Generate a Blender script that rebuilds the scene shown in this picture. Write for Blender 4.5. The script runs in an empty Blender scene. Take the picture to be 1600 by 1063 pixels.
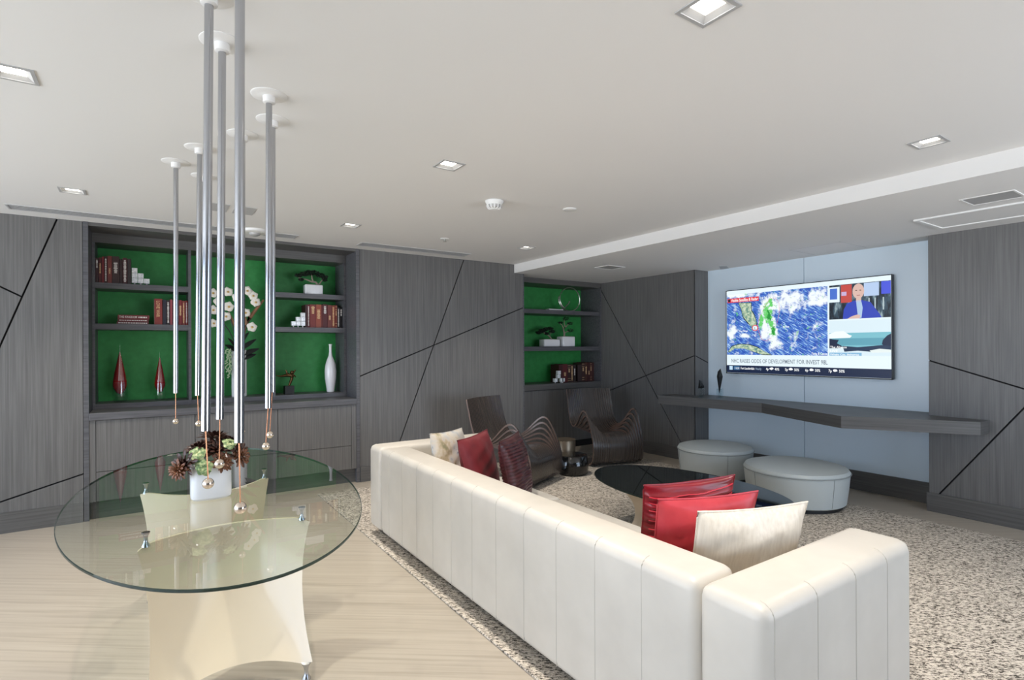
import bpy, bmesh, math, random
from mathutils import Vector, Matrix
random.seed(7)
PI = math.pi
S = bpy.context.scene
C = S.collection

# ------------------------------------------------------------------ camera
YAW, ROLL, FPX = 0.593883, -0.0043956, 845.57
fw = Vector((math.sin(YAW), math.cos(YAW), 0)); rt = Vector((math.cos(YAW), -math.sin(YAW), 0)); up = Vector((0, 0, 1))
cx = rt*math.cos(ROLL) + up*math.sin(ROLL); cy = -rt*math.sin(ROLL) + up*math.cos(ROLL); cz = -fw
cam = bpy.data.objects.new('camera', bpy.data.cameras.new('camera')); C.objects.link(cam)
cam.matrix_world = Matrix(((cx.x, cy.x, cz.x, 0), (cx.y, cy.y, cz.y, 0), (cx.z, cy.z, cz.z, 1.5), (0, 0, 0, 1)))
cam.data.sensor_fit = 'HORIZONTAL'; cam.data.sensor_width = 36; cam.data.lens = FPX/1600*36
cam.data.shift_y = 13.06/1600; cam.data.clip_start = 0.02; cam.data.clip_end = 100
S.camera = cam

# ------------------------------------------------------------------ world, daylight, exposure
w = bpy.data.worlds.new('daylight'); S.world = w; w.use_nodes = True
bg = w.node_tree.nodes['Background']; bg.inputs[1].default_value = 4.6
_tc = w.node_tree.nodes.new('ShaderNodeTexCoord'); _sp = w.node_tree.nodes.new('ShaderNodeSeparateXYZ'); _cr = w.node_tree.nodes.new('ShaderNodeValToRGB')
_mr = w.node_tree.nodes.new('ShaderNodeMapRange'); _mr.inputs[1].default_value = -1; _mr.inputs[2].default_value = 1
w.node_tree.links.new(_tc.outputs['Generated'], _sp.inputs[0]); w.node_tree.links.new(_sp.outputs[2], _mr.inputs[0])
w.node_tree.links.new(_mr.outputs[0], _cr.inputs[0]); w.node_tree.links.new(_cr.outputs[0], bg.inputs[0])
_cr.color_ramp.elements[0].position = 0.47; _cr.color_ramp.elements[0].color = (0.90, 0.96, 1.04, 1)     # brighter lower half, added to send light up onto the ceiling
_cr.color_ramp.elements[1].position = 0.53; _cr.color_ramp.elements[1].color = (0.45, 0.56, 0.72, 1)     # hazy sky above
S.view_settings.view_transform = 'Standard'; S.view_settings.look = 'None'
S.view_settings.exposure = 0.78; S.view_settings.gamma = 1.0; S.view_settings.use_curve_mapping = False
try:
    S.cycles.use_denoising = True
    S.cycles.max_bounces = 14; S.cycles.diffuse_bounces = 9; S.cycles.glossy_bounces = 6; S.cycles.transparent_max_bounces = 14
    S.cycles.caustics_reflective = False; S.cycles.caustics_refractive = False; S.cycles.sample_clamp_indirect = 10
except Exception:
    pass
LAMP_W = 90.0
def portal(name, loc, rot, sx, sy):
    l = bpy.data.lights.new(name, 'AREA'); l.shape = 'RECTANGLE'; l.size = sx; l.size_y = sy
    l.cycles.is_portal = True
    o = bpy.data.objects.new(name, l); C.objects.link(o); o.location = loc; o.rotation_euler = rot
portal('window_daylight', (-4.58, 1.825, 1.27), (0, -PI/2, 0), 2.3, 8.25)
portal('window_daylight', (4.075, -2.88, 1.27), (PI/2, 0, 0), 3.35, 2.3)  # portal for the added rear window

# ------------------------------------------------------------------ dimensions (metres)
HC, HS = 2.628, 2.514            # main ceiling, soffit
YB, XT, XF = 6.018, 5.921, 4.104  # bookcase wall, screen wall, soffit face
XA, YA0, YA1 = 6.187, 1.968, 4.509  # screen recess
YG = 6.72                         # bookcase back

# ------------------------------------------------------------------ materials
def lin(c):
    r = []
    for v in c:
        v /= 255.0
        r.append(v/12.92 if v <= 0.04045 else ((v+0.055)/1.055)**2.4)
    return (*r, 1)
def mat(name, col, rough=0.5, metal=0.0, spec=0.5, emit=0.0, coat=0.0, trans=0.0):
    m = bpy.data.materials.new(name); m.use_nodes = True
    b = m.node_tree.nodes['Principled BSDF']
    b.inputs['Base Color'].default_value = lin(col); b.inputs['Roughness'].default_value = rough
    b.inputs['Metallic'].default_value = metal; b.inputs['Specular IOR Level'].default_value = spec
    b.inputs['Coat Weight'].default_value = coat; b.inputs['Transmission Weight'].default_value = trans
    if emit:
        b.inputs['Emission Color'].default_value = lin(col); b.inputs['Emission Strength'].default_value = emit
    return m
def bsdf(m): return m.node_tree.nodes['Principled BSDF']
def noise_col(m, stops, scale, detail=4, rough=0.55, rot=(0, 0, 0), bump=0.0, dist=0.0, nscale=1.0):
    """procedural colour: noise in object space stretched by scale, mapped to colour stops"""
    nt = m.node_tree; N = nt.nodes; L = nt.links
    tc = N.new('ShaderNodeTexCoord'); mp = N.new('ShaderNodeMapping'); mp.inputs['Scale'].default_value = scale
    mr = N.new('ShaderNodeMapping'); mr.inputs['Rotation'].default_value = rot
    L.new(tc.outputs['Object'], mr.inputs[0]); L.new(mr.outputs[0], mp.inputs[0])
    no = N.new('ShaderNodeTexNoise'); no.inputs['Scale'].default_value = nscale; no.inputs['Detail'].default_value = detail
    no.inputs['Roughness'].default_value = rough; no.inputs['Distortion'].default_value = dist
    L.new(mp.outputs[0], no.inputs['Vector'])
    cr = N.new('ShaderNodeValToRGB'); L.new(no.outputs[0], cr.inputs[0])
    el = cr.color_ramp.elements
    while len(el) < len(stops): el.new(0.5)
    for e, (p, c) in zip(el, stops): e.position = p; e.color = lin(c)
    L.new(cr.outputs[0], bsdf(m).inputs['Base Color'])
    if bump:
        bp = N.new('ShaderNodeBump'); bp.inputs['Strength'].default_value = bump; bp.inputs['Distance'].default_value = 0.004
        L.new(no.outputs[0], bp.inputs['Height']); L.new(bp.outputs[0], bsdf(m).inputs['Normal'])
    return no
def thin_glass(name, tint, ior=1.5, gloss=1.0):
    m = bpy.data.materials.new(name); m.use_nodes = True; nt = m.node_tree; N = nt.nodes; L = nt.links
    N.remove(N['Principled BSDF'])
    t = N.new('ShaderNodeBsdfTransparent'); t.inputs[0].default_value = (*tint, 1)
    g = N.new('ShaderNodeBsdfGlossy'); g.inputs[0].default_value = (gloss, gloss, gloss, 1); g.inputs['Roughness'].default_value = 0.01
    f = N.new('ShaderNodeFresnel'); f.inputs[0].default_value = ior
    ge = N.new('ShaderNodeNewGeometry'); ml = N.new('ShaderNodeMath'); ml.operation = 'MULTIPLY_ADD'; ml.inputs[1].default_value = -1; ml.inputs[2].default_value = 1
    L.new(ge.outputs['Backfacing'], ml.inputs[0]); m2 = N.new('ShaderNodeMath'); m2.operation = 'MULTIPLY'; L.new(f.outputs[0], m2.inputs[0]); L.new(ml.outputs[0], m2.inputs[1])
    mx = N.new('ShaderNodeMixShader'); L.new(m2.outputs[0], mx.inputs[0]); L.new(t.outputs[0], mx.inputs[1]); L.new(g.outputs[0], mx.inputs[2])
    L.new(mx.outputs[0], N['Material Output'].inputs[0])
    return m
WOOD = ((0.25, (87, 86, 85)), (0.5, (101, 100, 99)), (0.75, (115, 114, 113)))
WOODH = ((0.3, (79, 78, 77)), (0.7, (99, 98, 97)))
M = {}
M['wood'] = mat('grey_oak_veneer', (88, 86, 87), 0.42); noise_col(M['wood'], WOOD, (75, 75, 1.6), 5)
M['woodh'] = mat('grey_oak_veneer_crosswise', (84, 82, 83), 0.42); noise_col(M['woodh'], WOODH, (1.6, 1.6, 90), 5)
M['woodd'] = mat('grey_oak_shelving', (84, 84, 88), 0.42); noise_col(M['woodd'], ((0.3, (72, 72, 76)), (0.7, (98, 98, 102))), (3, 60, 60), 4)
M['groove'] = mat('groove_shadow_gap', (14, 14, 16), 0.8)
M['green'] = mat('green_laminate', (40, 118, 58), 0.55); noise_col(M['green'], ((0.3, (44, 138, 66)), (0.7, (54, 152, 76))), (14, 14, 14), 3)
M['ceil'] = mat('ceiling_paint', (232, 231, 229), 0.9)
M['white'] = mat('white_plastic', (235, 235, 233), 0.45)
M['greytrim'] = mat('grey_trim', (176, 176, 176), 0.5)
M['ventdark'] = mat('vent_dark', (104, 106, 108), 0.7)
M['plate'] = mat('ceiling_plate_grey', (186, 186, 186), 0.7)
M['lamp'] = mat('lamp_diffuser', (255, 247, 232), 0.5, emit=6.0)
M['floor'] = mat('travertine_floor', (214, 202, 184), 0.28)
noise_col(M['floor'], ((0.32, (161, 151, 137)), (0.5, (176, 166, 152)), (0.7, (183, 174, 160))), (38, 0.9, 1), 5, 0.62, (0, 0, math.radians(-53)), dist=0.35)
M['rug'] = mat('tweed_rug', (170, 158, 142), 0.95, spec=0.1)
noise_col(M['rug'], ((0.38, (52, 48, 46)), (0.455, (120, 112, 103)), (0.50, (196, 187, 174)), (0.60, (218, 209, 197))), (48, 120, 48), 3, 0.8, (0, 0, math.radians(38)), bump=0.8)
M['leather'] = mat('cream_leather', (232, 224, 212), 0.38); noise_col(M['leather'], ((0.3, (202, 196, 186)), (0.7, (210, 204, 194))), (5, 5, 5), 3)
M['seam'] = mat('leather_seam', (194, 188, 178), 0.6)
M['ottoman'] = mat('pale_grey_leather', (178, 185, 185), 0.42)
M['piping'] = mat('ottoman_piping', (140, 146, 146), 0.5)
M['black'] = mat('black_lacquer', (14, 14, 15), 0.12, coat=0.5)
M['blackm'] = mat('black_matte', (18, 18, 19), 0.5)
M['bronze'] = mat('bronze_drum', (120, 108, 92), 0.35, metal=0.7)
M['chrome'] = mat('polished_chrome', (186, 188, 193), 0.13, metal=1.0)
M['copper'] = mat('copper_wire', (226, 160, 120), 0.25, metal=0.9)
M['ball'] = mat('mirror_ball', (240, 225, 210), 0.05, metal=1.0)
M['glass'] = thin_glass('clear_green_glass', (0.925, 0.955, 0.935), 1.5)
M['glassedge'] = mat('glass_edge', (24, 42, 36), 0.08, trans=0.2)
M['smoke'] = thin_glass('smoked_glass', (0.16, 0.19, 0.19), 1.5)
M['clear'] = thin_glass('clear_glass', (0.88, 0.94, 0.90), 2.1)
M['shell'] = mat('cream_lacquer', (224, 208, 184), 0.22, coat=0.2)
M['ceramic'] = mat('white_ceramic', (240, 240, 242), 0.2, coat=0.4)
M['redglass'] = mat('ruby_glass', (156, 24, 26), 0.06, coat=0.8)
M['chairwood'] = mat('dark_bent_wood', (56, 50, 47), 0.26, coat=0.35); noise_col(M['chairwood'], ((0.3, (46, 41, 38)), (0.7, (66, 59, 55))), (60, 4, 4), 4)
M['ply'] = mat('plywood_edge', (112, 92, 84), 0.25, coat=0.5)
M['leafg'] = mat('pale_green_succulent', (132, 152, 104), 0.5); noise_col(M['leafg'], ((0.35, (86, 116, 74)), (0.5, (140, 160, 108)), (0.65, (196, 200, 150))), (70, 70, 70), 2)
M['leafb'] = mat('burgundy_succulent', (58, 34, 26), 0.35)
M['leafc'] = mat('copper_succulent', (108, 66, 40), 0.4)
M['bonsai'] = mat('bonsai_needles', (24, 40, 26), 0.7)
M['bark'] = mat('pale_bark', (150, 140, 124), 0.8)
M['drift'] = mat('driftwood', (150, 112, 84), 0.75)
M['petal'] = mat('orchid_petal', (245, 240, 230), 0.5)
M['pollen'] = mat('orchid_lip', (214, 176, 96), 0.5)
M['dleaf'] = mat('dark_orchid_leaf', (30, 34, 32), 0.35)
M['bead'] = mat('trailing_bead', (176, 196, 160), 0.5)
M['acry'] = thin_glass('acrylic', (0.9, 0.94, 0.95), 1.45)
M['alcove'] = mat('pale_blue_panel', (214, 230, 242), 0.34, coat=1.0); bsdf(M['alcove']).inputs['Coat Roughness'].default_value = 0.3
M['tvblk'] = mat('screen_bezel', (16, 20, 28), 0.3)
M['pages'] = mat('book_pages', (214, 204, 186), 0.8)
M['gold'] = mat('gilt_lettering', (222, 186, 138), 0.5)
M['cream'] = mat('cream_lettering', (232, 226, 220), 0.6)
M['bronzefig'] = mat('bronze_figure', (96, 72, 44), 0.25, metal=0.8)
M['steel'] = mat('brushed_steel', (190, 190, 182), 0.3, metal=0.9)
M['wall'] = mat('wall_paint', (206, 204, 200), 0.8)
M['winframe'] = mat('window_frame', (150, 152, 155), 0.5)
def crystal():
    m = mat('crystal_cube', (238, 240, 242), 0.08, coat=0.6)
    noise_col(m, ((0.35, (205, 210, 214)), (0.6, (246, 247, 248))), (60, 60, 60), 2)
    return m
M['crystal'] = crystal()

# ------------------------------------------------------------------ mesh helpers
class MB:
    def __init__(s): s.bm = bmesh.new(); s.mi = 0
    def _f(s, vs, mi=None):
        try:
            f = s.bm.faces.new(vs); f.material_index = s.mi if mi is None else mi; return f
        except ValueError: return None
    def box(s, x0, x1, y0, y1, z0, z1, bev=0, seg=2):
        if x0 > x1: x0, x1 = x1, x0
        if y0 > y1: y0, y1 = y1, y0
        v = [s.bm.verts.new(p) for p in ((x0, y0, z0), (x1, y0, z0), (x1, y1, z0), (x0, y1, z0), (x0, y0, z1), (x1, y0, z1), (x1, y1, z1), (x0, y1, z1))]
        fs = [s._f([v[i] for i in q]) for q in ((3, 2, 1, 0), (4, 5, 6, 7), (0, 1, 5, 4), (1, 2, 6, 5), (2, 3, 7, 6), (3, 0, 4, 7))]
        if bev:
            es = list({e for f in fs for e in f.edges})
            bmesh.ops.bevel(s.bm, geom=es, offset=bev, segments=seg, profile=0.5, affect='EDGES')
        return s
    def prism(s, pts, a, b, axis='z', mi=None):
        """polygon pts extruded from a to b along axis; pts are (x,y) / (x,z) for axis y / (y,z) for axis x"""
        def P(p, t): return (p[0], p[1], t) if axis == 'z' else (p[0], t, p[1]) if axis == 'y' else (t, p[0], p[1])
        A = [s.bm.verts.new(P(p, a)) for p in pts]; B = [s.bm.verts.new(P(p, b)) for p in pts]
        n = len(pts); s._f(A, mi); s._f(B[::-1], mi)
        for i in range(n): s._f([A[i], A[(i+1) % n], B[(i+1) % n], B[i]], mi)
        return s
    def lathe(s, prof, c=(0, 0, 0), n=32, sx=1.0, sy=1.0, capb=True, capt=True):
        rings = []
        for r, z in prof:
            rings.append([s.bm.verts.new((c[0]+r*sx*math.cos(2*PI*i/n), c[1]+r*sy*math.sin(2*PI*i/n), c[2]+z)) for i in range(n)])
        for a, b in zip(rings, rings[1:]):
            for i in range(n): s._f([a[i], a[(i+1) % n], b[(i+1) % n], b[i]])
        if capb: s._f(rings[0][::-1])
        if capt: s._f(rings[-1])
        return s
    def tube(s, pts, r, n=10, cap=True):
        pts = [Vector(p) for p in pts]; rings = []
        rr = r if isinstance(r, (list, tuple)) else [r]*len(pts)
        for i, p in enumerate(pts):
            d = (pts[min(i+1, len(pts)-1)] - pts[max(i-1, 0)]).normalized()
            a = d.cross(Vector((0, 0, 1)) if abs(d.z) < 0.9 else Vector((1, 0, 0))).normalized(); b = d.cross(a)
            rings.append([s.bm.verts.new(p + (a*math.cos(2*PI*k/n) + b*math.sin(2*PI*k/n))*rr[i]) for k in range(n)])
        for a, b in zip(rings, rings[1:]):
            for k in range(n): s._f([a[k], a[(k+1) % n], b[(k+1) % n], b[k]])
        if cap: s._f(rings[0][::-1]); s._f(rings[-1])
        return s
    def ball(s, c, r, n=16, m=10, sz=1.0, sx=1.0, sy=1.0):
        prof = [(r*math.sin(PI*i/m), -r*sz*math.cos(PI*i/m)) for i in range(1, m)]
        rings = [[s.bm.verts.new((c[0]+q*sx*math.cos(2*PI*k/n), c[1]+q*sy*math.sin(2*PI*k/n), c[2]+z)) for k in range(n)] for q, z in prof]
        a = s.bm.verts.new((c[0], c[1], c[2]-r*sz)); b = s.bm.verts.new((c[0], c[1], c[2]+r*sz))
        for k in range(n):
            s._f([a, rings[0][(k+1) % n], rings[0][k]]); s._f([b, rings[-1][k], rings[-1][(k+1) % n]])
        for p, q in zip(rings, rings[1:]):
            for k in range(n): s._f([p[k], p[(k+1) % n], q[(k+1) % n], q[k]])
        return s
    def grid(s, fn, nu, nv, closeu=False, mi=None):
        V = [[s.bm.verts.new(fn(i/nu, j/nv)) for j in range(nv+1)] for i in range(nu if closeu else nu+1)]
        for i in range(nu):
            for j in range(nv):
                a, b = V[i], V[(i+1) % len(V)]
                s._f([a[j], b[j], b[j+1], a[j+1]], mi)
        return s
def link(name, mb, ms, parent=None, smooth=False, loc=None):
    me = bpy.data.meshes.new(name)
    bmesh.ops.remove_doubles(mb.bm, verts=mb.bm.verts, dist=1e-6)
    bmesh.ops.recalc_face_normals(mb.bm, faces=mb.bm.faces)
    mb.bm.to_mesh(me); mb.bm.free()
    for m in (ms if isinstance(ms, (list, tuple)) else [ms]): me.materials.append(m)
    if smooth:
        for p in me.polygons: p.use_smooth = True
        try: me.set_sharp_from_angle(angle=math.radians(38))
        except Exception: pass
    o = bpy.data.objects.new(name, me); C.objects.link(o)
    if parent: o.parent = parent
    if loc: o.location = loc
    return o
def tag(o, label, cat, group=None):
    o['label'] = label; o['category'] = cat
    if group: o['group'] = group
    return o
def thing(name, label, cat, loc=(0, 0, 0), rz=0.0, group=None):
    o = bpy.data.objects.new(name, None); C.objects.link(o); o.empty_display_size = 0.1
    o.location = loc; o.rotation_euler = (0, 0, rz)
    return tag(o, label, cat, group)
def struct(name, mb, ms, smooth=False):
    o = link(name, mb, ms, None, smooth); o['kind'] = 'structure'; return o
def box(x0, x1, y0, y1, z0, z1, bev=0): return MB().box(x0, x1, y0, y1, z0, z1, bev)
def dup(root, loc, rz, label, group=None):
    r = root.copy(); C.objects.link(r); r.location = loc; r.rotation_euler = (0, 0, rz); r['label'] = label
    if group: r['group'] = group
    for ch in list(root.children):
        c = ch.copy(); C.objects.link(c); c.parent = r
        for g in list(ch.children):
            d = g.copy(); C.objects.link(d); d.parent = c
    return r
def text_mesh(name, txt, size, m, parent, origin, ex, ey, align='LEFT', squeeze=1.0, depth=0.0006, fit=None):
    """flat lettering; ex = reading direction, ey = up direction of the letters (unit vectors, parent space)"""
    cu = bpy.data.curves.new(name, 'FONT'); cu.body = txt; cu.size = size; cu.align_x = align; cu.extrude = depth/2
    cu.resolution_u = 2; cu.offset = size*0.012
    t = bpy.data.objects.new(name, cu)
    me0 = t.to_mesh(); me = me0.copy(); t.to_mesh_clear(); bpy.data.objects.remove(t); bpy.data.curves.remove(cu)
    if fit:
        xs = [v.co.x for v in me.vertices]
        if xs: squeeze = fit/(max(xs)-min(xs))
    ex = Vector(ex); ey = Vector(ey); ez = ex.cross(ey); o_ = Vector(origin)
    for v in me.vertices: v.co = o_ + ex*(v.co.x*squeeze) + ey*v.co.y + ez*v.co.z
    me.materials.clear(); me.materials.append(m)
    me.name = name
    o = bpy.data.objects.new(name, me); C.objects.link(o)
    if parent: o.parent = parent
    return o

# ------------------------------------------------------------------ panelled walls cut by dark diagonal grooves
def split_polys(polys, p, q, gap=0.013):
    """cut every polygon along the line p-q, leaving a gap"""
    d = Vector((q[0]-p[0], q[1]-p[1])).normalized(); n = Vector((-d.y, d.x)); out = []
    for poly in polys:
        for sgn in (1, -1):
            res = []
            dist = [((Vector(v) - Vector(p)).dot(n)*sgn - gap/2) for v in poly]
            for i in range(len(poly)):
                a, b = poly[i], poly[(i+1) % len(poly)]; da, db = dist[i], dist[(i+1) % len(poly)]
                if da >= 0: res.append(a)
                if da*db < 0:
                    t = da/(da-db); res.append((a[0]+(b[0]-a[0])*t, a[1]+(b[1]-a[1])*t))
            if len(res) >= 3: out.append(res)
    return out
def panel_wall(name, rect, cuts, axis, face, back, notch=None):
    """rect=(a0,a1,z0,z1); cuts: list of (p,q,selector); front at face, dark backing behind"""
    a0, a1, z0, z1 = rect; polys = [[(a0, z0), (a1, z0), (a1, z1), (a0, z1)]]
    for p, q, sel in cuts:
        keep, cut = [], []
        for po in polys:
            c = (sum(v[0] for v in po)/len(po), sum(v[1] for v in po)/len(po))
            (cut if sel is None or sel(c) else keep).append(po)
        polys = keep + split_polys(cut, p, q)
    mb = MB(); dirn = 1 if back > face else -1
    for po in polys: mb.prism(po, face, face+dirn*0.02, axis, 0)
    mb.mi = 1
    lo, hi = sorted((face+dirn*0.02, back))
    if axis == 'y': mb.box(a0, a1, lo, hi, z0, z1)
    else: mb.box(lo, hi, a0, a1, z0, z1)
    return struct(name, mb, [M['wood'], M['groove']])
WL, WR = -4.5, -2.8   # left wall X, rear wall Y
lineA = ((-0.632, 2.627), (-0.995, 1.537))
leftofA = lambda c: c[0] < -0.995 + (c[1]-1.537)*0.333
panel_wall('wall_back_left', (WL, -0.463, 0, HC), [(lineA[0], lineA[1], None), ((-0.993, 2.025), (-0.862, 1.949), leftofA), ((-0.999, 0.259), (-0.463, 0.418), lambda c: not leftofA(c))], 'y', YB, YB+0.9)
panel_wall('wall_back_middle', (1.992, 4.243, 0, HC), [((3.326, 2.609), (2.491, 0.476), None), ((1.997, 1.194), (4.223, 2.043), None)], 'y', YB, YB+0.9)
panel_wall('wall_right_far', (YA1, YB+0.9, 0, HC), [((6.056, 2.114), (4.804, 0.322), None), ((5.978, 0.878), (4.518, 1.394), None)], 'x', XT, XT+0.9)
H_ = lambda y: 1.37-0.343*(1.959-y); I_ = lambda y: 0.184+1.448*(1.881-y)
panel_wall('wall_right_near', (WR, YA0, 0, HC), [((1.959, 1.37), (1.32, 1.151), None), ((1.881, 0.184), (1.321, 0.995), lambda c: c[1] < H_(c[0]))], 'x', XT, XT+0.9)
# reveal of the screen recess on its far side, with the groove turning the corner
mb = MB()
for po in split_polys([[(XT, 0), (XA, 0), (XA, HS), (XT, HS)]], (5.921, 1.394), (6.184, 1.298)): mb.prism(po, YA1-0.004, YA1+0.01, 'y', 0)
struct('trim_1', mb, M['wood'])
# recess back: two pale panels with a seam
mb = box(XA, XA+0.03, YA0, 3.233, 0.2, HC); mb.box(XA, XA+0.03, 3.239, YA1-0.006, 0.2, HC); mb.mi = 1; mb.box(XA+0.02, XA+0.6, YA0, YA1, 0, HC)
struct('wall_right_recess', mb, [M['alcove'], M['groove']])
struct('baseboard_recess', box(XA-0.015, XA+0.02, YA0, YA1-0.006, 0, 0.2), M['woodh'])
hb = 0.169
struct('baseboard_back_left', box(WL, -0.463, YB-0.015, YB, 0, hb), M['woodh'])
struct('baseboard_back_middle', box(1.992, 4.243, YB-0.015, YB, 0, hb), M['woodh'])
struct('baseboard_right_far', box(XT-0.015, XT, YA1, YB+0.2, 0, hb), M['woodh'])
struct('baseboard_right_near', box(XT-0.015, XT, WR, YA0+0.015, 0, hb), M['woodh'])
# reveals either side of the bookcases
struct('trim_2', box(-0.459, -0.422, YB-0.006, YB+0.9, 0, HC), M['woodd'])
struct('trim_3', box(1.951, 1.988, YB-0.006, YB+0.9, 0, HC), M['woodd'])
struct('trim_4', box(4.243, 4.262, YB-0.004, YB+0.9, 0, HC), M['woodd'])
struct('trim_5', box(-0.422, 1.951, YB, YG-0.35, 2.597, HC), M['woodh'])
struct('wall_back_far', box(-0.422, XT, YG+0.02, YG+0.2, 0, HC), M['groove'])
# unseen sides of the room: window wall on the left, rear wall with an added window
def window_wall(name, wname, axis, pos, a0, a1, o0, o1, th, n):
    mb = MB()
    def b(p0, p1, z0, z1):
        if axis == 'x': mb.box(pos, pos+th, p0, p1, z0, z1)
        else: mb.box(p0, p1, pos, pos+th, z0, z1)
    b(a0, a1, 0, 0.12); b(a0, a1, 2.42, HC); b(a0, o0, 0.12, 2.42); b(o1, a1, 0.12, 2.42)
    struct(name, mb, M['wood'])
    mb = MB()
    for i in range(n+1):
        p = o0 + (o1-o0)*i/n
        if axis == 'x': mb.box(pos+th*0.3, pos+th*0.7, p-0.035, p+0.035, 0.12, 2.42)
        else: mb.box(p-0.035, p+0.035, pos+th*0.3, pos+th*0.7, 0.12, 2.42)
    struct(wname, mb, M['winframe'])
window_wall('wall_left', 'window_1', 'x', WL, WR, YB, -2.3, 5.95, -0.15, 6)
window_wall('wall_rear', 'added_window_2', 'y', WR, WL, XT, 2.4, 5.75, -0.15, 3)  # rear opening added and sized to brighten the right side of the room
struct('floor', box(WL-0.2, XA+0.7, WR-0.2, YG+0.2, -0.1, 0), M['floor'])

# ------------------------------------------------------------------ ceiling with openings for the recessed lamps
LIGHTS = [(1.552, 1.125), (-0.448, 2.955), (3.58, 1.185), (1.546, 2.972), (-0.431, 4.905), (1.546, 4.905), (3.53, 4.93)]
HL = 0.062
def plate(x0, x1, y0, y1, z0, z1, holes):
    xs = sorted({x0, x1, *[h[0] for h in holes], *[h[1] for h in holes]}); ys = sorted({y0, y1, *[h[2] for h in holes], *[h[3] for h in holes]})
    mb = MB()
    for i in range(len(xs)-1):
        for j in range(len(ys)-1):
            mx, my = (xs[i]+xs[i+1])/2, (ys[j]+ys[j+1])/2
            if any(h[0] < mx < h[1] and h[2] < my < h[3] for h in holes): continue
            mb.box(xs[i], xs[i+1], ys[j], ys[j+1], z0, z1)
    return mb
struct('ceiling', plate(WL-0.2, XF+0.1, WR-0.2, YG+0.2, HC, HC+0.12, [(x-HL, x+HL, y-HL, y+HL) for x, y in LIGHTS]), M['ceil'])
struct('ceiling_soffit', box(XF, XA+0.7, WR-0.2, YB-0.001, HS, HC+0.12).box(XF+0.16, XA+0.7, YB-0.001, YG+0.2, HS, HC+0.12), M['ceil'])
LDESC = ['square recessed ceiling lamp nearest the camera, above the right of the sofa', 'square recessed ceiling lamp cut by the left edge of the picture',
         'square recessed ceiling lamp on the right beside the lowered ceiling', 'square recessed ceiling lamp in the middle of the ceiling, between hanging rods and smoke detector',
         'small square recessed ceiling lamp above the left wall panel and its air slot', 'small square recessed ceiling lamp above the right end of the large bookcase',
         'small square recessed ceiling lamp beside the far end of the ceiling step']
for (x, y), d in zip(LIGHTS, LDESC):
    t = thing('ceiling_lamp', d, 'ceiling light', (x, y, HC), 0, 'square recessed ceiling lamps')
    mb = MB()
    o_, i_ = 0.076, 0.062
    for sx0, sx1, sy0, sy1 in ((-o_, o_, -o_, -i_), (-o_, o_, i_, o_), (-o_, -i_, -i_, i_), (i_, o_, -i_, i_)): mb.box(sx0, sx1, sy0, sy1, -0.004, 0)
    link('trim_frame', mb, M['greytrim'], t)
    q = 0.040; zz = 0.012; mb = MB()
    ring = lambda r, z: [mb.bm.verts.new(p) for p in ((-r, -r, z), (r, -r, z), (r, r, z), (-r, r, z))]
    a, b = ring(0.0615, -0.002), ring(q, zz)
    for k in range(4): mb._f([a[k], a[(k+1) % 4], b[(k+1) % 4], b[k]])
    link('baffle', mb, M['plate'], t)
    link('diffuser', box(-q, q, -q, q, zz, zz+0.004), M['lamp'], t)
    l = bpy.data.lights.new('lamp_light', 'SPOT'); l.energy = LAMP_W; l.color = (1, 0.92, 0.82); l.spot_size = math.radians(112); l.spot_blend = 1.0; l.shadow_soft_size = 0.03
    lo = bpy.data.objects.new('lamp_light', l); C.objects.link(lo); lo.parent = t; lo.location = (0, 0, 0.004)

def slot_vent(x0, x1, y0, y1, label):
    t = thing('linear_air_vent', label, 'vent', ((x0+x1)/2, (y0+y1)/2, HC), 0, 'slot air vents along the bookcase wall')
    hx, hy = (x1-x0)/2, (y1-y0)/2; f = 0.012
    mb = box(-hx, hx, -hy, -hy+f, -0.006, 0).box(-hx, hx, hy-f, hy, -0.006, 0).box(-hx, -hx+f, -hy+f, hy-f, -0.006, 0).box(hx-f, hx, -hy+f, hy-f, -0.006, 0)
    link('frame', mb, M['plate'], t)
    link('backing', box(-hx+f, hx-f, -hy+f, hy-f, -0.0015, -0.0002), M['ventdark'], t)
    mb = MB(); n = 5
    for k in range(1, n): yy = -hy + f + (2*hy-2*f)*k/n; mb.box(-hx+f, hx-f, yy-0.005, yy+0.005, -0.005, -0.002)
    link('blades', mb, M['greytrim'], t)
slot_vent(-0.90, 1.25, 5.61, 5.79, 'long grey slot air vent in the ceiling above the left of the large bookcase')
slot_vent(1.885, 3.21, 5.61, 5.80, 'shorter grey slot air vent in the ceiling above the middle wall panel')

t = thing('smoke_detector', 'white domed smoke detector with slotted head on the middle of the ceiling', 'smoke detector', (2.206, 3.50, HC))
link('base', MB().lathe([(0.07, -0.002), (0.07, -0.012), (0.058, -0.03), (0.056, -0.034)], n=32), M['white'], t, True)
link('head', MB().lathe([(0.056, -0.034), (0.05, -0.052), (0.036, -0.060)], n=32), M['greytrim'], t, True)
mb = MB()
for k in range(12):
    a = 2*PI*k/12; mb.tube([(0.057*math.cos(a), 0.057*math.sin(a), -0.033), (0.051*math.cos(a), 0.051*math.sin(a), -0.054), (0.03*math.cos(a), 0.03*math.sin(a), -0.063)], 0.006, 6)
mb.lathe([(0.032, -0.058), (0.032, -0.068), (0.02, -0.071)], n=20)
link('guard_ribs', mb, M['white'], t, True)
t = thing('fire_sprinkler', 'small white fire sprinkler on the ceiling in front of the middle wall panel', 'sprinkler', (2.536, 4.978, HC))
link('escutcheon', MB().lathe([(0.045, -0.001), (0.043, -0.006), (0.02, -0.010)], n=24), M['white'], t, True)
link('head', MB().lathe([(0.012, -0.008), (0.012, -0.028), (0.020, -0.030), (0.020, -0.033)], n=16), M['steel'], t, True)
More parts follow.
